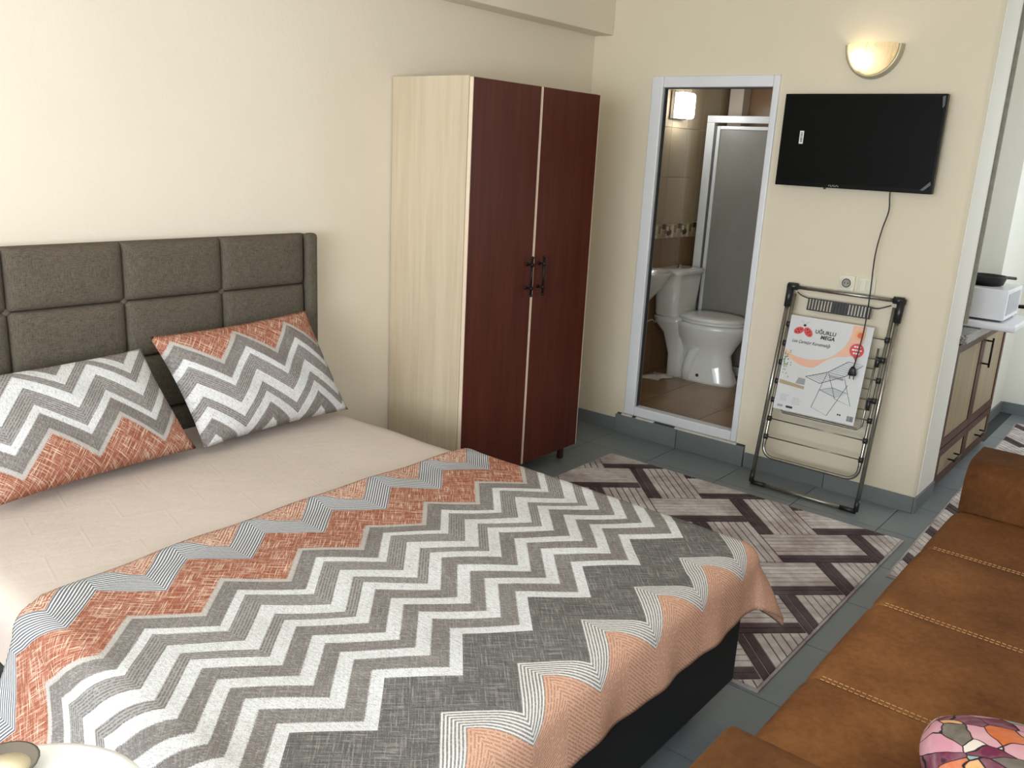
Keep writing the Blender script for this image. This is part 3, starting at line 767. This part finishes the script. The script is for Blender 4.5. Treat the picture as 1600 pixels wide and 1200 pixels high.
# ------------------------------------------------------------------ socket and switch plates
MAT['plate'] = plain('ivory_plate', (224, 220, 204), .35, var=.03)
so = thing('wall_socket', 'round earthed wall socket just above the drying rack', 'socket', (0, -1.598, 1.06))
box(-.010, 0, -1.636, -1.560, 1.026, 1.102).obj('plate', 'plate', so, bevel=.004, seg=2)
MB().lathe((-.0102, -1.598, 1.064), [(.031, 0), (.031, -.003), (.026, -.003)], 28, 'x').obj('ring', 'plate', so, smooth=True)
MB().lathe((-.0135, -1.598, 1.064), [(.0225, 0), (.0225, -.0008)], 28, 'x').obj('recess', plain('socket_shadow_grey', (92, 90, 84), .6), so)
pm = MB()
MB().lathe((-.0140, -1.598, 1.064), [(.017, 0), (.017, -.001)], 24, 'x').obj('insert', plain('socket_insert', (150, 147, 136), .5), so)
for s in (-1, 1): pm.lathe((-.0150, -1.598 + s*.0085, 1.064), [(.003, .0), (.003, -.0008)], 10, 'x')
pm.obj('pin_holes', 'black_plastic', so)
sw = thing('light_switch', 'ivory double rocker switch beside the round wall socket', 'switch', (0, -1.69, 1.06))
box(-.010, 0, -1.735, -1.652, 1.022, 1.098).obj('plate', 'plate', sw, bevel=.004, seg=2)
for (a, b) in ((-1.691, -1.662), (-1.725, -1.696)): box(-.015, -.0095, a, b, 1.032, 1.088).obj('rocker', 'plate', sw, bevel=.002, seg=1)

# ------------------------------------------------------------------ drying rack leaning against the wall
RO = Vector((-.232, -1.328, 0)); RU = Vector((.19, 0, 1.035)).normalized(); RR = Vector((0, -1, 0)); RN = Vector((-1.035, 0, .19)).normalized()
def rk(a, b, c=0.0): return RO + RR*a + RU*b + RN*c
MAT['steel'] = plain('grey_steel_tube', (150, 147, 140), .25, .8, var=.1, scale=20)
MAT['dark_joint'] = plain('charcoal_plastic_joint', (36, 37, 40), .35)
rack = thing('drying_rack', 'folded metal laundry drying rack leaning on the wall below the television', 'drying rack', tuple(rk(.275, 0)))
RW, RL = .548, 1.045
for a in (.010, RW - .002):
    MB().tube([rk(a, .012), rk(a, RL - .02)], .0105, 12).obj('side_tube', 'steel', rack, smooth=True)
MB().tube([rk(.010, .012), rk(RW - .002, .012)], .0100, 12).obj('bottom_tube', 'steel', rack, smooth=True)
MB().tube([rk(.02, 1.033), rk(RW - .01, 1.033)], .0095, 12).obj('top_tube', 'steel', rack, smooth=True)
# inner U frame
IN0, IN1 = .040, .522
arc = [rk(IN0, 1.0, .006), rk(IN0, .22, .006)] + [rk(IN0 + .055 - .055*math.cos(t*PI/2/5), .215 - .055*math.sin(t*PI/2/5), .006) for t in range(6)] + [rk(IN1 - .055 + .055*math.sin(t*PI/2/5), .215 - .055*math.cos(t*PI/2/5), .006) for t in range(6)] + [rk(IN1, .22, .006), rk(IN1, 1.0, .006)]
MB().tube(arc, .0090, 12).obj('inner_frame', 'steel', rack, smooth=True)
for b in (.845, .748, .650, .552, .455, .357, .262):
    rod = MB().tube([rk(IN0, b, .006), rk(IN1, b, .006)], .0033, 8).obj('rod', 'steel', rack, smooth=True)
    for a in (IN0, IN1):
        MB().tube([rk(a, b - .013, .006), rk(a, b + .013, .006)], .0125, 12).obj('clip', 'dark_joint', rod, smooth=True)
# folded wing behind, seen through the gap on the right
wing = [rk(.075, .80, -.012), rk(.075, .42, -.012), rk(.095, .40, -.012), rk(.465, .40, -.012), rk(.487, .42, -.012), rk(.487, .80, -.012)]
MB().tube(wing, .006, 10).obj('wing_frame', 'steel', rack, smooth=True)
for b in (.70, .60, .50): MB().tube([rk(.075, b, -.012), rk(.487, b, -.012)], .0028, 8).obj('rod', 'steel', rack, smooth=True)
for (b0_, b1_) in ((.71, .76), (.50, .56)):
    MB().tube([rk(.498, b0_, -.004), rk(.498, b1_, -.004)], .011, 10).obj('hinge', 'dark_joint', rack, smooth=True)
for a, s in ((.010, 1), (RW - .002, -1)):
    j = MB(); j.tube([rk(a, .93), rk(a, 1.035)], [.016, .019], 12); j.tube([rk(a + s*-.012, 1.035), rk(a + s*.036, 1.035)], .018, 12)
    j.tube([rk(a, 1.02, -.004), rk(a, 1.045, -.004)], .021, 12)
    j.obj('top_joint', 'dark_joint', rack, smooth=True)
    j = MB(); j.tube([rk(a, .0125), rk(a, .07)], .0125, 12); j.tube([rk(a - s*.0, .0125), rk(a + s*.075, .0125)], .0120, 12)
    j.obj('bottom_joint', 'dark_joint', rack, smooth=True)
# ribbed hanger basket under the top bar
def slab(a0, a1, b0, b1, c0, c1, mb=None):
    mb = mb or MB(); b_ = len(mb.v)
    mb.v += [rk(*p) for p in ((a0,b0,c0),(a1,b0,c0),(a1,b1,c0),(a0,b1,c0),(a0,b0,c1),(a1,b0,c1),(a1,b1,c1),(a0,b1,c1))]
    mb.f += [tuple(b_ + i for i in q) for q in ((3,2,1,0),(4,5,6,7),(0,1,5,4),(1,2,6,5),(2,3,7,6),(3,0,4,7))]
    return mb
hg = slab(.112, .420, .928, .990, -.006, .004).obj('hanger_tray', 'dark_joint', rack)
for i in range(20):
    a = .122 + i*.0150
    slab(a, a + .006, .934, .984, .004, .009).obj('rib', 'steel' if i not in range(8, 13) else 'dark_joint', hg)
MB().tube(smooth_path([rk(.05, 1.01), rk(.075, .995), rk(.115, .985)]), .003, 8).obj('wire', 'dark_joint', rack, smooth=True)
MB().tube(smooth_path([rk(.415, .985), rk(.45, .985), rk(.505, 1.008)]), .003, 8).obj('wire', 'dark_joint', rack, smooth=True)

# leaflet tucked into the rack
LC = .0215
lf = thing('cardboard_leaflet', 'large white printed product leaflet with ladybird emblem tucked in the drying rack', 'leaflet', tuple(rk(.26, .415, LC)))
slab(.052, .458, .415, .893, LC - .0035, LC).obj('card', plain('white_card', (206, 208, 209), .35, var=.015), lf)
def lay(pts, c, name, mat, parent=None): return MB().poly([rk(a, b, c) for a, b in pts], RN, .0004).obj(name, mat, parent or lf)
peach = plain('peach_print', (226, 176, 150), .4)
def arcp(pts, n=8): return [(p.x, p.y) for p in smooth_path([(a, b, 0) for a, b in pts], n)]
upper = arcp([(.056, .722), (.10, .697), (.177, .688), (.25, .702), (.301, .733), (.345, .79), (.360, .845), (.362, .889)])
lower = arcp([(.425, .889), (.420, .80), (.395, .752), (.363, .736), (.305, .722), (.257, .692), (.225, .662), (.20, .650), (.14, .655), (.085, .680), (.056, .700)])
rib = MB(); n_ = 40
def samp(pl_, t):
    x = t*(len(pl_) - 1); i = min(int(x), len(pl_) - 2); f_ = x - i
    return (pl_[i][0]*(1-f_) + pl_[i+1][0]*f_, pl_[i][1]*(1-f_) + pl_[i+1][1]*f_)
low2 = lower[::-1]
for i in range(n_):
    a0, a1 = samp(upper, i/n_), samp(upper, (i+1)/n_); c0, c1 = samp(low2, i/n_), samp(low2, (i+1)/n_)
    rib.poly([rk(*a0, LC + .0006), rk(*a1, LC + .0006), rk(*c1, LC + .0006), rk(*c0, LC + .0006)])
rib.obj('peach_ribbon', peach, lf)
def disc(a, b, r, c, name, mat, ry=None, rot=0.0, parent=None):
    ry = ry or r; pts = []
    for k in range(24):
        t_ = 2*PI*k/24; x, y = r*math.cos(t_), ry*math.sin(t_)
        pts.append((a + x*math.cos(rot) - y*math.sin(rot), b + x*math.sin(rot) + y*math.cos(rot)))
    return lay(pts, c, name, mat, parent)
red = plain('red_print', (206, 66, 66), .4); blk = plain('black_print', (30, 30, 34), .5); gry_ = plain('grey_print', (150, 152, 155), .5); green = plain('olive_leaf_print', (118, 138, 92), .5)
w1 = disc(.104, .822, .026, LC + .001, 'emblem_wing', red, .017, .45); w2 = disc(.152, .820, .027, LC + .001, 'emblem_wing', red, .018, -.75)
for w, pts in ((w1, ((.092, .814), (.100, .827), (.114, .829), (.106, .816))), (w2, ((.146, .832), (.158, .822), (.149, .818), (.162, .808)))):
    for (a, b) in pts: disc(a, b, .0034, LC + .0016, 'spot', blk, parent=w)
hd_ = disc(.129, .851, .0072, LC + .001, 'emblem_head', blk, .006)
an = MB()
for s in (-1, 1): an.tube(smooth_path([rk(.129 + s*.004, .856, LC + .001), rk(.129 + s*.012, .868, LC + .001), rk(.129 + s*.022, .869, LC + .001)], 4), .0008, 5)
an.obj('feeler', gry_, hd_)
text_mb('UĞURLU', .026, rk(.186, .821, LC + .001), RR, RU, bold=.0007).obj('lettering', blk, lf)
text_mb('MEGA', .026, rk(.216, .797, LC + .001), RR, RU, shear=.18, bold=.0009).obj('lettering', blk, lf)
text_mb('Lüx Çamaşır Kurutmalığı', .0215, rk(.080, .762, LC + .001), RR, RU, shear=.35, font_scale_x=.86, bold=.0003).obj('script_lettering', blk, lf)
rd_ = disc(.400, .772, .034, LC + .001, 'red_badge', red)
lay([(.388, .742), (.412, .742), (.402, .722)], LC + .001, 'badge_tip', red, rd_)
wp = plain('white_print', (236, 236, 236), .5)
for b, ws_ in ((.786, (.010, .006, .009)), (.770, (.012, .007, .012, .006)), (.754, (.009, .009, .007))):
    a_ = .400 - (sum(ws_) + .003*(len(ws_) - 1))/2; lb = MB()
    for w_ in ws_: slab(a_, a_ + w_, b, b + .007, LC + .0012, LC + .0016, lb); a_ += w_ + .003
    lb.obj('badge_lettering', wp, rd_)
sb = disc(.402, .846, .024, LC + .001, 'round_seal', plain('amber_print', (222, 166, 110), .4)); disc(.402, .846, .014, LC + .0016, 'seal_centre', plain('seal_red', (214, 92, 60), .4), parent=sb)
# small interior photo printed on the left: sofa, floor and plant
ph = lay([(.057, .505), (.186, .512), (.188, .640), (.058, .640)], LC + .0008, 'photo_panel', plain('photo_pale', (206, 206, 204), .4))
lay([(.140, .560), (.186, .560), (.186, .590), (.150, .592)], LC + .0014, 'photo_sofa', gry_, ph); lay([(.058, .546), (.188, .538), (.188, .552), (.058, .566)], LC + .0014, 'photo_floor', plain('photo_tan', (168, 150, 120), .5), ph)
for i in range(46):
    a = .058 + abs(random.gauss(0, .020)); b = .665 + random.gauss(0, .032)
    if a < .115: disc(a, b, .0045, LC + .0012 + i*1e-5, 'leaf', green, .0022, random.random()*PI, parent=ph)
# line drawing of the open rack
dr = MB(); D = LC + .0012
def stroke(pts, r=.0011): dr.tube([rk(a, b, D) for a, b in pts], r, 5)
A_, B_, C_, Dd, E_, F2 = (.184, .603), (.288, .645), (.373, .712), (.445, .707), (.259, .583), (.373, .640)
stroke([A_, B_, C_, Dd, F2, E_, A_], .0014); stroke([B_, F2])
for i in range(1, 7):
    t_ = i/7
    stroke([(A_[0] + (B_[0]-A_[0])*t_, A_[1] + (B_[1]-A_[1])*t_), (E_[0] + (F2[0]-E_[0])*t_, E_[1] + (F2[1]-E_[1])*t_)], .0006)
    stroke([(B_[0] + (C_[0]-B_[0])*t_, B_[1] + (C_[1]-B_[1])*t_), (F2[0] + (Dd[0]-F2[0])*t_, F2[1] + (Dd[1]-F2[1])*t_)], .0006)
stroke([(.285, .640), (.241, .460), (.322, .435), (.392, .600)], .0011); stroke([(.292, .640), (.345, .523), (.424, .504), (.371, .630)], .0011)
m4 = [(.265, .552), (.324, .575), (.400, .561), (.344, .531)]
stroke(m4 + [m4[0]], .0010)
for i in range(1, 7):
    t_ = i/7; stroke([(m4[0][0] + (m4[3][0]-m4[0][0])*t_, m4[0][1] + (m4[3][1]-m4[0][1])*t_), (m4[1][0] + (m4[2][0]-m4[1][0])*t_, m4[1][1] + (m4[2][1]-m4[1][1])*t_)], .0006)
dr.obj('rack_drawing', plain('charcoal_print', (58, 60, 64), .5), lf)
lay([(.292, .634), (.368, .628), (.366, .616), (.300, .622)], D + .0006, 'drawing_tray', gry_)
bc = MB(); a = .420
while a < .448:
    w_ = random.choice((.0008, .0014, .002)); slab(a, a + w_, .430, .456, LC + .0006, LC + .001, bc); a += w_ + .0012
bc.obj('barcode', blk, lf)
for (a, b) in ((.375, .452), (.385, .452)): disc(a, b, .0042, LC + .001, 'icon', blk)
tx = MB()
for (a0, a1, b0, n_) in ((.078, .128, .492, 5), (.140, .190, .486, 5)):
    for i in range(n_): slab(a0 + (0 if i else .004), a1 - random.random()*.02, b0 - i*.0075, b0 - i*.0075 + .0016, LC + .0005, LC + .0009, tx)
tx.obj('fine_print', gry_, lf)
for (a0, a1) in ((.072, .100), (.116, .150)): slab(a0, a1, .430, .441, LC + .0005, LC + .001).obj('small_logo', blk if a0 > .1 else gry_, lf)

# ------------------------------------------------------------------ rugs
def clip(poly, axis, val, keep_less):
    out = []
    for i in range(len(poly)):
        a, b = poly[i], poly[(i+1) % len(poly)]
        ia = (a[axis] <= val) == keep_less or a[axis] == val; ib = (b[axis] <= val) == keep_less or b[axis] == val
        if ia: out.append(a)
        if ia != ib:
            t_ = (val - a[axis]) / (b[axis] - a[axis]); out.append((a[0] + (b[0]-a[0])*t_, a[1] + (b[1]-a[1])*t_))
    return out
def rug_mat():
    g = G('woven_rug_pile', .95, spec=.1); at = g.node('ShaderNodeVertexColor', {'layer_name': 'tint'})
    c = g.coord(); n = g.noise(c, 150, 3, .7); n2 = g.noise(c, 5.5, 3); n3 = g.noise(c, 38, 3)
    col = g.mix(g.maprange(n2, .40, .62, 0, .85), at.outputs[0], g.mix(1.0, at.outputs[0], (.60, .53, .53, 1), 'MULTIPLY'))
    col = g.mix(g.maprange(n3, .40, .65, 0, .35), col, g.mix(1.0, col, (.55, .52, .53, 1), 'MULTIPLY'))
    g.color(g.mix(g.maprange(n, .3, .7, 0, .25), col, g.mix(1.0, col, (.55, .55, .55, 1), 'MULTIPLY'))); g.bump(n, .5, .004)
    return g.m
MAT['rug'] = rug_mat()
def rug(name, label, x0, x1, y0, y1, P0, rot=0.0):
    cx, cy = (x0 + x1)/2, (y0 + y1)/2
    base = MB().box(x0, x1, y0, y1, .0005, .0075)
    base.col = [lin((198, 190, 188))]*6
    L, W, NS = .405, .270, 8
    s2 = math.sqrt(.5)
    def to_xy(p, q): return ((p - q)*s2, (-p - q)*s2)
    def put(ox, oy, r, z, th, cc):
        pg_ = [to_xy(ox + a, oy + b) for a, b in ((r[0], r[2]), (r[1], r[2]), (r[1], r[3]), (r[0], r[3]))]
        for ax, val, less in ((0, x0 + .010, False), (0, x1 - .010, True), (1, y0 + .010, False), (1, y1 - .010, True)):
            if pg_: pg_ = clip(pg_, ax, val, less)
        if len(pg_) < 3: return
        nf = len(base.f)
        base.poly([(a, b, z) for a, b in pg_], Vector((0, 0, 1)), th)
        base.col += [lin(cc)]*(len(base.f) - nf)
    for i in range(-24, 25):
        for j in range(-12, 14):
            hp, hq = P0[0] - i*W + j*L, P0[1] + i*W + j*L
            for kind in 'HD':
                ox, oy = (hp, hq) if kind == 'H' else (hp, hq - L)
                c0 = to_xy(ox, oy)
                if not (x0 - 1 < c0[0] < x1 + 1 and y0 - 1 < c0[1] < y1 + 1): continue
                w8 = W/NS
                pr, dr_ = ((.002, W - 2*w8 - .001), (W - 2*w8 + .001, W - .002)) if kind == 'H' else ((2*w8 + .001, W - .002), (.002, 2*w8 - .001))
                flip = kind == 'D'
                R4 = lambda l0, l1, e0, e1: (e0, e1, l0, l1) if flip else (l0, l1, e0, e1)
                put(ox, oy, R4(.002, L - .002, *pr), .0085, .002, (112, 98, 98)); put(ox, oy, R4(.002, L - .002, *dr_), .0085, .002, (186, 176, 176))
                for k in range(NS):
                    e0, e1 = k*w8 + .0028, (k+1)*w8 - .0028
                    isdark = (k >= NS - 2) if kind == 'H' else (k < 2)
                    t_ = random.uniform(-7, 7)
                    cc = (104 + t_, 92 + t_, 95 + t_) if isdark else (226 + t_, 220 + t_, 218 + t_)
                    put(ox, oy, R4(.004, L - .004, e0, e1), .0120, .0042, cc)
    o = base.obj(name, 'rug', origin=(cx, cy, 0), fix=False)
    o.rotation_euler[2] = rot
    return tag(o, label, 'rug', 'grey plank-pattern rugs')
rug('rug', 'grey and plum plank-pattern rug on the floor beside the bed', -1.945, -.395, -2.145, -.582, (.583, 1.750))
rug('rug', 'grey plank-pattern runner going from under the sofa into the kitchen passage', -.80, 2.19, -2.98, -2.165, (.30, 1.30), rot=.018)

# ------------------------------------------------------------------ sofa and cushion
def suede():
    g = G('tan_suede', .85, spec=.2); c = g.coord()
    n = g.noise(c, 3.2, 6, .65); n2 = g.noise(c, 60, 4)
    f = g.math('ADD', g.math('MULTIPLY', n, .75), g.math('MULTIPLY', n2, .25))
    r = g.ramp(f, [(.32, lin((90, 55, 28))), (.5, lin((117, 75, 40))), (.68, lin((140, 94, 54)))])
    g.color(r.outputs[0]);
    g.bump(g.math('ADD', n2, g.math('MULTIPLY', n, .5)), .15, .006); return g.m
MAT['suede'] = suede(); MAT['thread'] = plain('cream_thread', (186, 146, 100), .8)
sofa = thing('sofa', 'tan suede sofa with stitched flat seat and two padded arms', 'sofa', (-1.83, -2.9, 0))
SY0, SY1 = -2.408, -3.26
seams = [-2.878, -2.392, -1.902, -1.392, -.965]
def seat_seg(a, b, first, last):
    def f(u, v):
        # v runs over the front, the rounded edge and the top
        x = a + (b - a)*u
        path = v * 1.15
        r = .05
        if path < .17: y, z = SY0, .20 + path
        elif path < .17 + r*PI/2: t_ = (path - .17)/r; y, z = SY0 - r*(1 - math.cos(t_)), .37 + r*math.sin(t_)
        else: y, z = SY0 - r - (path - .17 - r*PI/2) * (abs(SY1 - SY0) - r) / (1.15 - .17 - r*PI/2), .42
        e = 1 - abs(2*u - 1)**8
        dip = .007*(1 - max(0, e)**.5)
        if path > .17: z -= dip
        y -= dip*.5 if path <= .22 else 0
        return (x, y, z)
    us = lambda u: .5 - .5*math.cos(PI*u)
    return MB().grid(16, 40, lambda u, v: f(us(u), v))
for i in range(4): seat_seg(seams[i], seams[i+1], i == 0, i == 3).obj('seat_panel', 'suede', sofa, smooth=True)
for x in seams[1:4]:
    tm = MB()
    for s in (-1, 1):
        y = SY0 - .045
        while y > SY1 + .02:
            tm.tube([(x + s*.0075, y, .4185), (x + s*.0075, y - .009, .4185)], .0010, 5); y -= .0135
    tm.obj('stitching', 'thread', sofa)
box(-2.87, -.97, SY1, SY0 - .012, .075, .205).obj('base', 'suede', sofa, bevel=.01, seg=2)
def arm(x0, x1, y0, y1, z0, z1, lean, inner):
    # rounded box whose top leans outwards
    mb = MB(); rings = []
    n = 8; r = .085
    prof = []
    w = x1 - x0
    cxx, czz = (x0 + x1)/2, z1 - r
    def ring(y, sh):
        p = [(x0 + sh, y, z0 + sh)]
        p2 = []
        for k in range(n + 1):
            t_ = PI - PI/2*k/n; p2.append((x0 + r + (r - sh)*math.cos(t_), y, z1 - r + (r - sh)*math.sin(t_)))
        for k in range(n + 1):
            t_ = PI/2 - PI/2*k/n; p2.append((x1 - r + (r - sh)*math.cos(t_), y, z1 - r + (r - sh)*math.sin(t_)))
        p += p2 + [(x1 - sh, y, z0 + sh)]
        return [(q[0] + lean*(q[2] - z0)/(z1 - z0), q[1], q[2]) for q in p]
    rr_ = .05
    for k in range(6):
        t_ = PI/2*k/5; rings.append(ring(y0 - rr_*(1 - math.sin(t_)) if False else y0 - rr_ + rr_*math.cos(t_), rr_*(1 - math.sin(t_)) if False else rr_*(1 - math.sin(PI/2 - t_) ) if False else rr_*(1 - math.sin(PI/2*(5-k)/5 + 0)) if False else 0))
    rings = []
    for k in range(6):
        t_ = PI/2*k/5
        rings.append(ring(y0 - rr_*(1 - math.sin(t_)), rr_*(1 - math.cos(PI/2 - t_)) ))
    rings.append(ring(y1, 0))
    return mb.loft(rings)
arm(-3.25, -2.880, -2.466, SY1 - .05, .07, .60, -.02, 1).obj('arm', 'suede', sofa, smooth=True)
arm(-.962, -.62, -2.425, SY1 - .05, .07, .59, .03, 1).obj('arm', 'suede', sofa, smooth=True)
box(-3.2, -.62, SY1 - .24, SY1 - .052, .07, .84).obj('backrest', 'suede', sofa, bevel=.06, seg=4)
for x in (-3.12, -.72):
    for y in (-2.50, -3.40): MB().lathe((x, y, 0.0125 if x > -1 else .0005), [(.022, 0), (.026, .065)], 14).obj('leg', 'black_plastic', sofa, smooth=True)

def patch_mat():
    g = G('patchwork_petal_print', .8, spec=.2); c = g.coord()
    cw_ = g.node('ShaderNodeVectorMath', {'operation': 'ADD'}); g.t.links.new(g.mapping(c, (11, 11, 11)), cw_.inputs[0])
    nz = g.node('ShaderNodeTexNoise', Scale=9.0, Detail=2.0, Vector=c); sc = g.node('ShaderNodeVectorMath', {'operation': 'SCALE'}); g.t.links.new(nz.outputs[1], sc.inputs[0]); sc.inputs['Scale'].default_value = .9
    g.t.links.new(sc.outputs[0], cw_.inputs[1])
    v = g.node('ShaderNodeTexVoronoi', {'feature': 'F1'}, Vector=cw_.outputs[0], Scale=1.5)
    e = g.node('ShaderNodeTexVoronoi', {'feature': 'DISTANCE_TO_EDGE'}, Vector=cw_.outputs[0], Scale=1.5)
    s = g.node('ShaderNodeSeparateColor', Color=v.outputs['Color'])
    col = g.ramp(s.outputs[0], [(0, lin((214, 160, 170))), (.22, lin((112, 42, 70))), (.38, lin((140, 166, 164))), (.52, lin((206, 108, 56))), (.64, lin((228, 216, 204))), (.76, lin((222, 166, 104))), (.86, lin((104, 96, 84))), (.92, lin((208, 148, 164)))], 'CONSTANT').outputs[0]
    w = g.noise(g.mapping(c, (1, 1, 6)), 14, 3)
    col = g.mix(g.maprange(w, .35, .7, 0, .35), col, g.mix(.5, col, (.9, .85, .85, 1)))
    g.color(g.mix(g.maprange(e.outputs[0], .035, .015), col, lin((44, 36, 40)))); return g.m
MAT['patch'] = patch_mat()
cu = MB()
CC = Vector((-2.625, -2.965, .525)); CR = Matrix.Rotation(math.radians(20), 3, 'Z') @ Matrix.Rotation(math.radians(5), 3, 'X') @ Matrix.Rotation(math.radians(4), 3, 'Y')
def cshape(sg):
    def f(u, v):
        s, t_ = 2*u - 1, 2*v - 1
        k = .21*(1 - .05*(1 - s*s)*abs(t_)**3); 
        a, b = max(0, 1 - abs(s)**2.4), max(0, 1 - abs(t_)**2.4)
        x, y = .235*s*math.sqrt(1 - .36*t_*t_), .235*t_*math.sqrt(1 - .36*s*s)
        return CC + CR @ Vector((x, y, sg*.072*(a*b)**.5))
    return f
cu.grid(26, 26, cshape(1)); cu.grid(26, 26, cshape(-1))
co_ = cu.obj('cushion', 'patch', smooth=True, origin=CC)
bm = bmesh.new(); bm.from_mesh(co_.data); bmesh.ops.remove_doubles(bm, verts=bm.verts, dist=.0004); bmesh.ops.recalc_face_normals(bm, faces=bm.faces); bm.to_mesh(co_.data); bm.free()
co_.location.z += .423 - min((v.co.z + CC.z) for v in co_.data.vertices)
tag(co_, 'multicoloured petal-print cushion lying on the tan sofa seat', 'cushion')

# ------------------------------------------------------------------ kitchen
MAT['kit_brown'] = wood('dark_brown_cabinet_frame', (58, 30, 20), (76, 42, 30), (90, 54, 40), .4)
MAT['kit_panel'] = wood('beige_cabinet_panel', (140, 125, 98), (156, 140, 112), (168, 152, 122), .45)
KF = -2.074
kc = thing('kitchen_cabinet', 'low kitchen cabinet with brown frames, beige panels and two drawers', 'cabinet', (.95, -1.9, 0))
box(.335, 1.56, KF + .022, -1.668, .03, .795).obj('body', 'kit_brown', kc)
box(.335, 1.56, KF + .05, KF + .021, .0005, .03).obj('plinth', 'kit_brown', kc)
def bar_handle(p, axis, L, parent):
    hm = MB(); x, y, z = p
    d = Vector((0, 0, 1)) if axis == 'z' else Vector((1, 0, 0))
    c0 = Vector((x, y - .034, z))
    hm.tube([c0 - d*(L/2 + .018), c0 + d*(L/2 + .018)], .0055, 8)
    for s in (-1, 1):
        q_ = c0 + d*(s*L/2); hm.tube([q_ + Vector((0, .034, 0)), q_], .005, 8)
    return hm.obj('handle', 'black_iron', parent, smooth=True)
def front(nm, x0, x1, z0, z1, hp, ax):
    fw = .045
    fr_ = MB().box(x0, x0 + fw, KF, KF + .02, z0, z1).box(x1 - fw, x1, KF, KF + .02, z0, z1).box(x0 + fw, x1 - fw, KF, KF + .02, z0, z0 + fw).box(x0 + fw, x1 - fw, KF, KF + .02, z1 - fw, z1)
    d = fr_.obj(nm, 'kit_brown', kc)
    box(x0 + fw, x1 - fw, KF + .006, KF + .018, z0 + fw, z1 - fw).obj('panel', 'kit_panel', d)
    if hp: bar_handle(hp, ax, .13, d)
front('door', .340, .945, .245, .785, None, 'z'); front('door', .952, 1.555, .245, .785, (1.00, KF, .66), 'z')
front('drawer', .340, .945, .035, .238, (.64, KF, .135), 'x'); front('drawer', .952, 1.555, .035, .238, (1.25, KF, .135), 'x')
def granite():
    g = G('speckled_granite', .18); c = g.coord(); n = g.noise(c, 160, 3, .8)
    g.color(g.ramp(n, [(.38, lin((52, 50, 48))), (.5, lin((112, 108, 104))), (.62, lin((178, 174, 168)))]).outputs[0]); return g.m
ct = box(.328, 1.567, -2.105, -1.662, .797, .845).obj('countertop', granite(), bevel=.005, seg=2, origin=(.95, -1.9, .797))
tag(ct, 'grey speckled granite worktop on the low kitchen cabinet', 'worktop')
MAT['appl'] = plain('white_appliance_enamel', (226, 227, 232), .25, var=.01)
bd = box(.60, 1.02, -2.262, -1.80, .8455, .885).obj('serving_board', 'appl', bevel=.012, seg=3, origin=(.8, -2.0, .8455))
tag(bd, 'thick white board jutting over the edge of the granite worktop', 'board')
ck = thing('electric_cooker', 'small white boxy cooker standing on the white board', 'cooker', (.81, -2.0, .8855))
box(.625, .99, -2.195, -1.84, .895, 1.05).obj('body', 'appl', ck, bevel=.006, seg=2)
box(.640, .975, -2.180, -1.86, .8855, .895).obj('base', 'black_plastic', ck)
box(.66, .95, -2.1975, -2.1950, .92, 1.03).obj('front_panel', plain('grey_front_panel', (170, 172, 178), .35), ck)
MB().lathe((.80, -2.035, 1.05), [(.09, 0), (.09, .004), (.02, .005)], 24).obj('hot_plate', 'black_iron', ck)
pan = thing('black_pan', 'shallow black round pan on top of the white cooker', 'pan', (.80, -2.05, 1.055))
MB().lathe((.80, -2.05, 1.0555), [(.085, 0), (.098, .042), (.101, .045), (.096, .045), (.083, .006), (.01, .005)], 32).obj('bowl', 'black_plastic', pan, smooth=True)
MB().tube([(.88, -2.11, 1.088), (.93, -2.14, 1.086), (.965, -2.16, 1.082)], .008, 8).obj('handle', 'black_plastic', pan, smooth=True)
kt = thing('dark_saucepan', 'dark grey saucepan on the worktop behind the white cooker', 'saucepan', (1.28, -2.05, .8455))
MB().lathe((1.28, -2.03, .8455), [(.10, 0), (.115, .055), (.12, .06), (.112, .06), (.095, .006), (.01, .005)], 28).obj('bowl', plain('dark_grey_enamel', (66, 68, 66), .35), kt, smooth=True)
MB().tube([(1.26, -2.145, .90), (1.25, -2.20, .905), (1.24, -2.26, .91)], [.010, .012, .010], 8).obj('handle', 'black_plastic', kt, smooth=True)

# ------------------------------------------------------------------ small round table at the near left
RTX, RTY, RTZ = -3.972, -1.905, .70
rt = thing('side_table', 'overexposed round white side table at the bottom left, beside the quilt', 'table', (RTX, RTY, 0))
MB().lathe((RTX, RTY, RTZ - .03), [(.150, 0), (.178, .006), (.182, .016), (.178, .026), (.166, .030)], 40).obj('table_top', plain('gloss_white_top', (250, 249, 246), .35, var=.005), rt, smooth=True)
MB().lathe((RTX, RTY, .02), [(.018, 0), (.018, RTZ - .05)], 16).obj('column', 'chrome', rt, smooth=True)
MB().lathe((RTX, RTY, .0005), [(.14, 0), (.14, .012), (.03, .022), (.018, .03)], 32).obj('foot', 'chrome', rt, smooth=True)
ds = thing('small_dish', 'small grey-brown dish on the round white table, cut by the picture edge', 'dish', (-3.935, -1.80, RTZ))
MB().lathe((-3.935, -1.800, RTZ + .0005), [(.03, 0), (.045, .02), (.047, .024), (.043, .024), (.028, .006), (.002, .005)], 24).obj('bowl', plain('grey_brown_glaze', (96, 88, 78), .4), ds, smooth=True)
MB().lathe((-3.935, -1.800, RTZ + .008), [(.036, 0), (.038, .006), (.002, .007)], 20).obj('contents', plain('cream_fill', (236, 222, 188), .7), ds, smooth=True)

for o in bpy.data.objects:
    if '_o' in o: del o['_o']
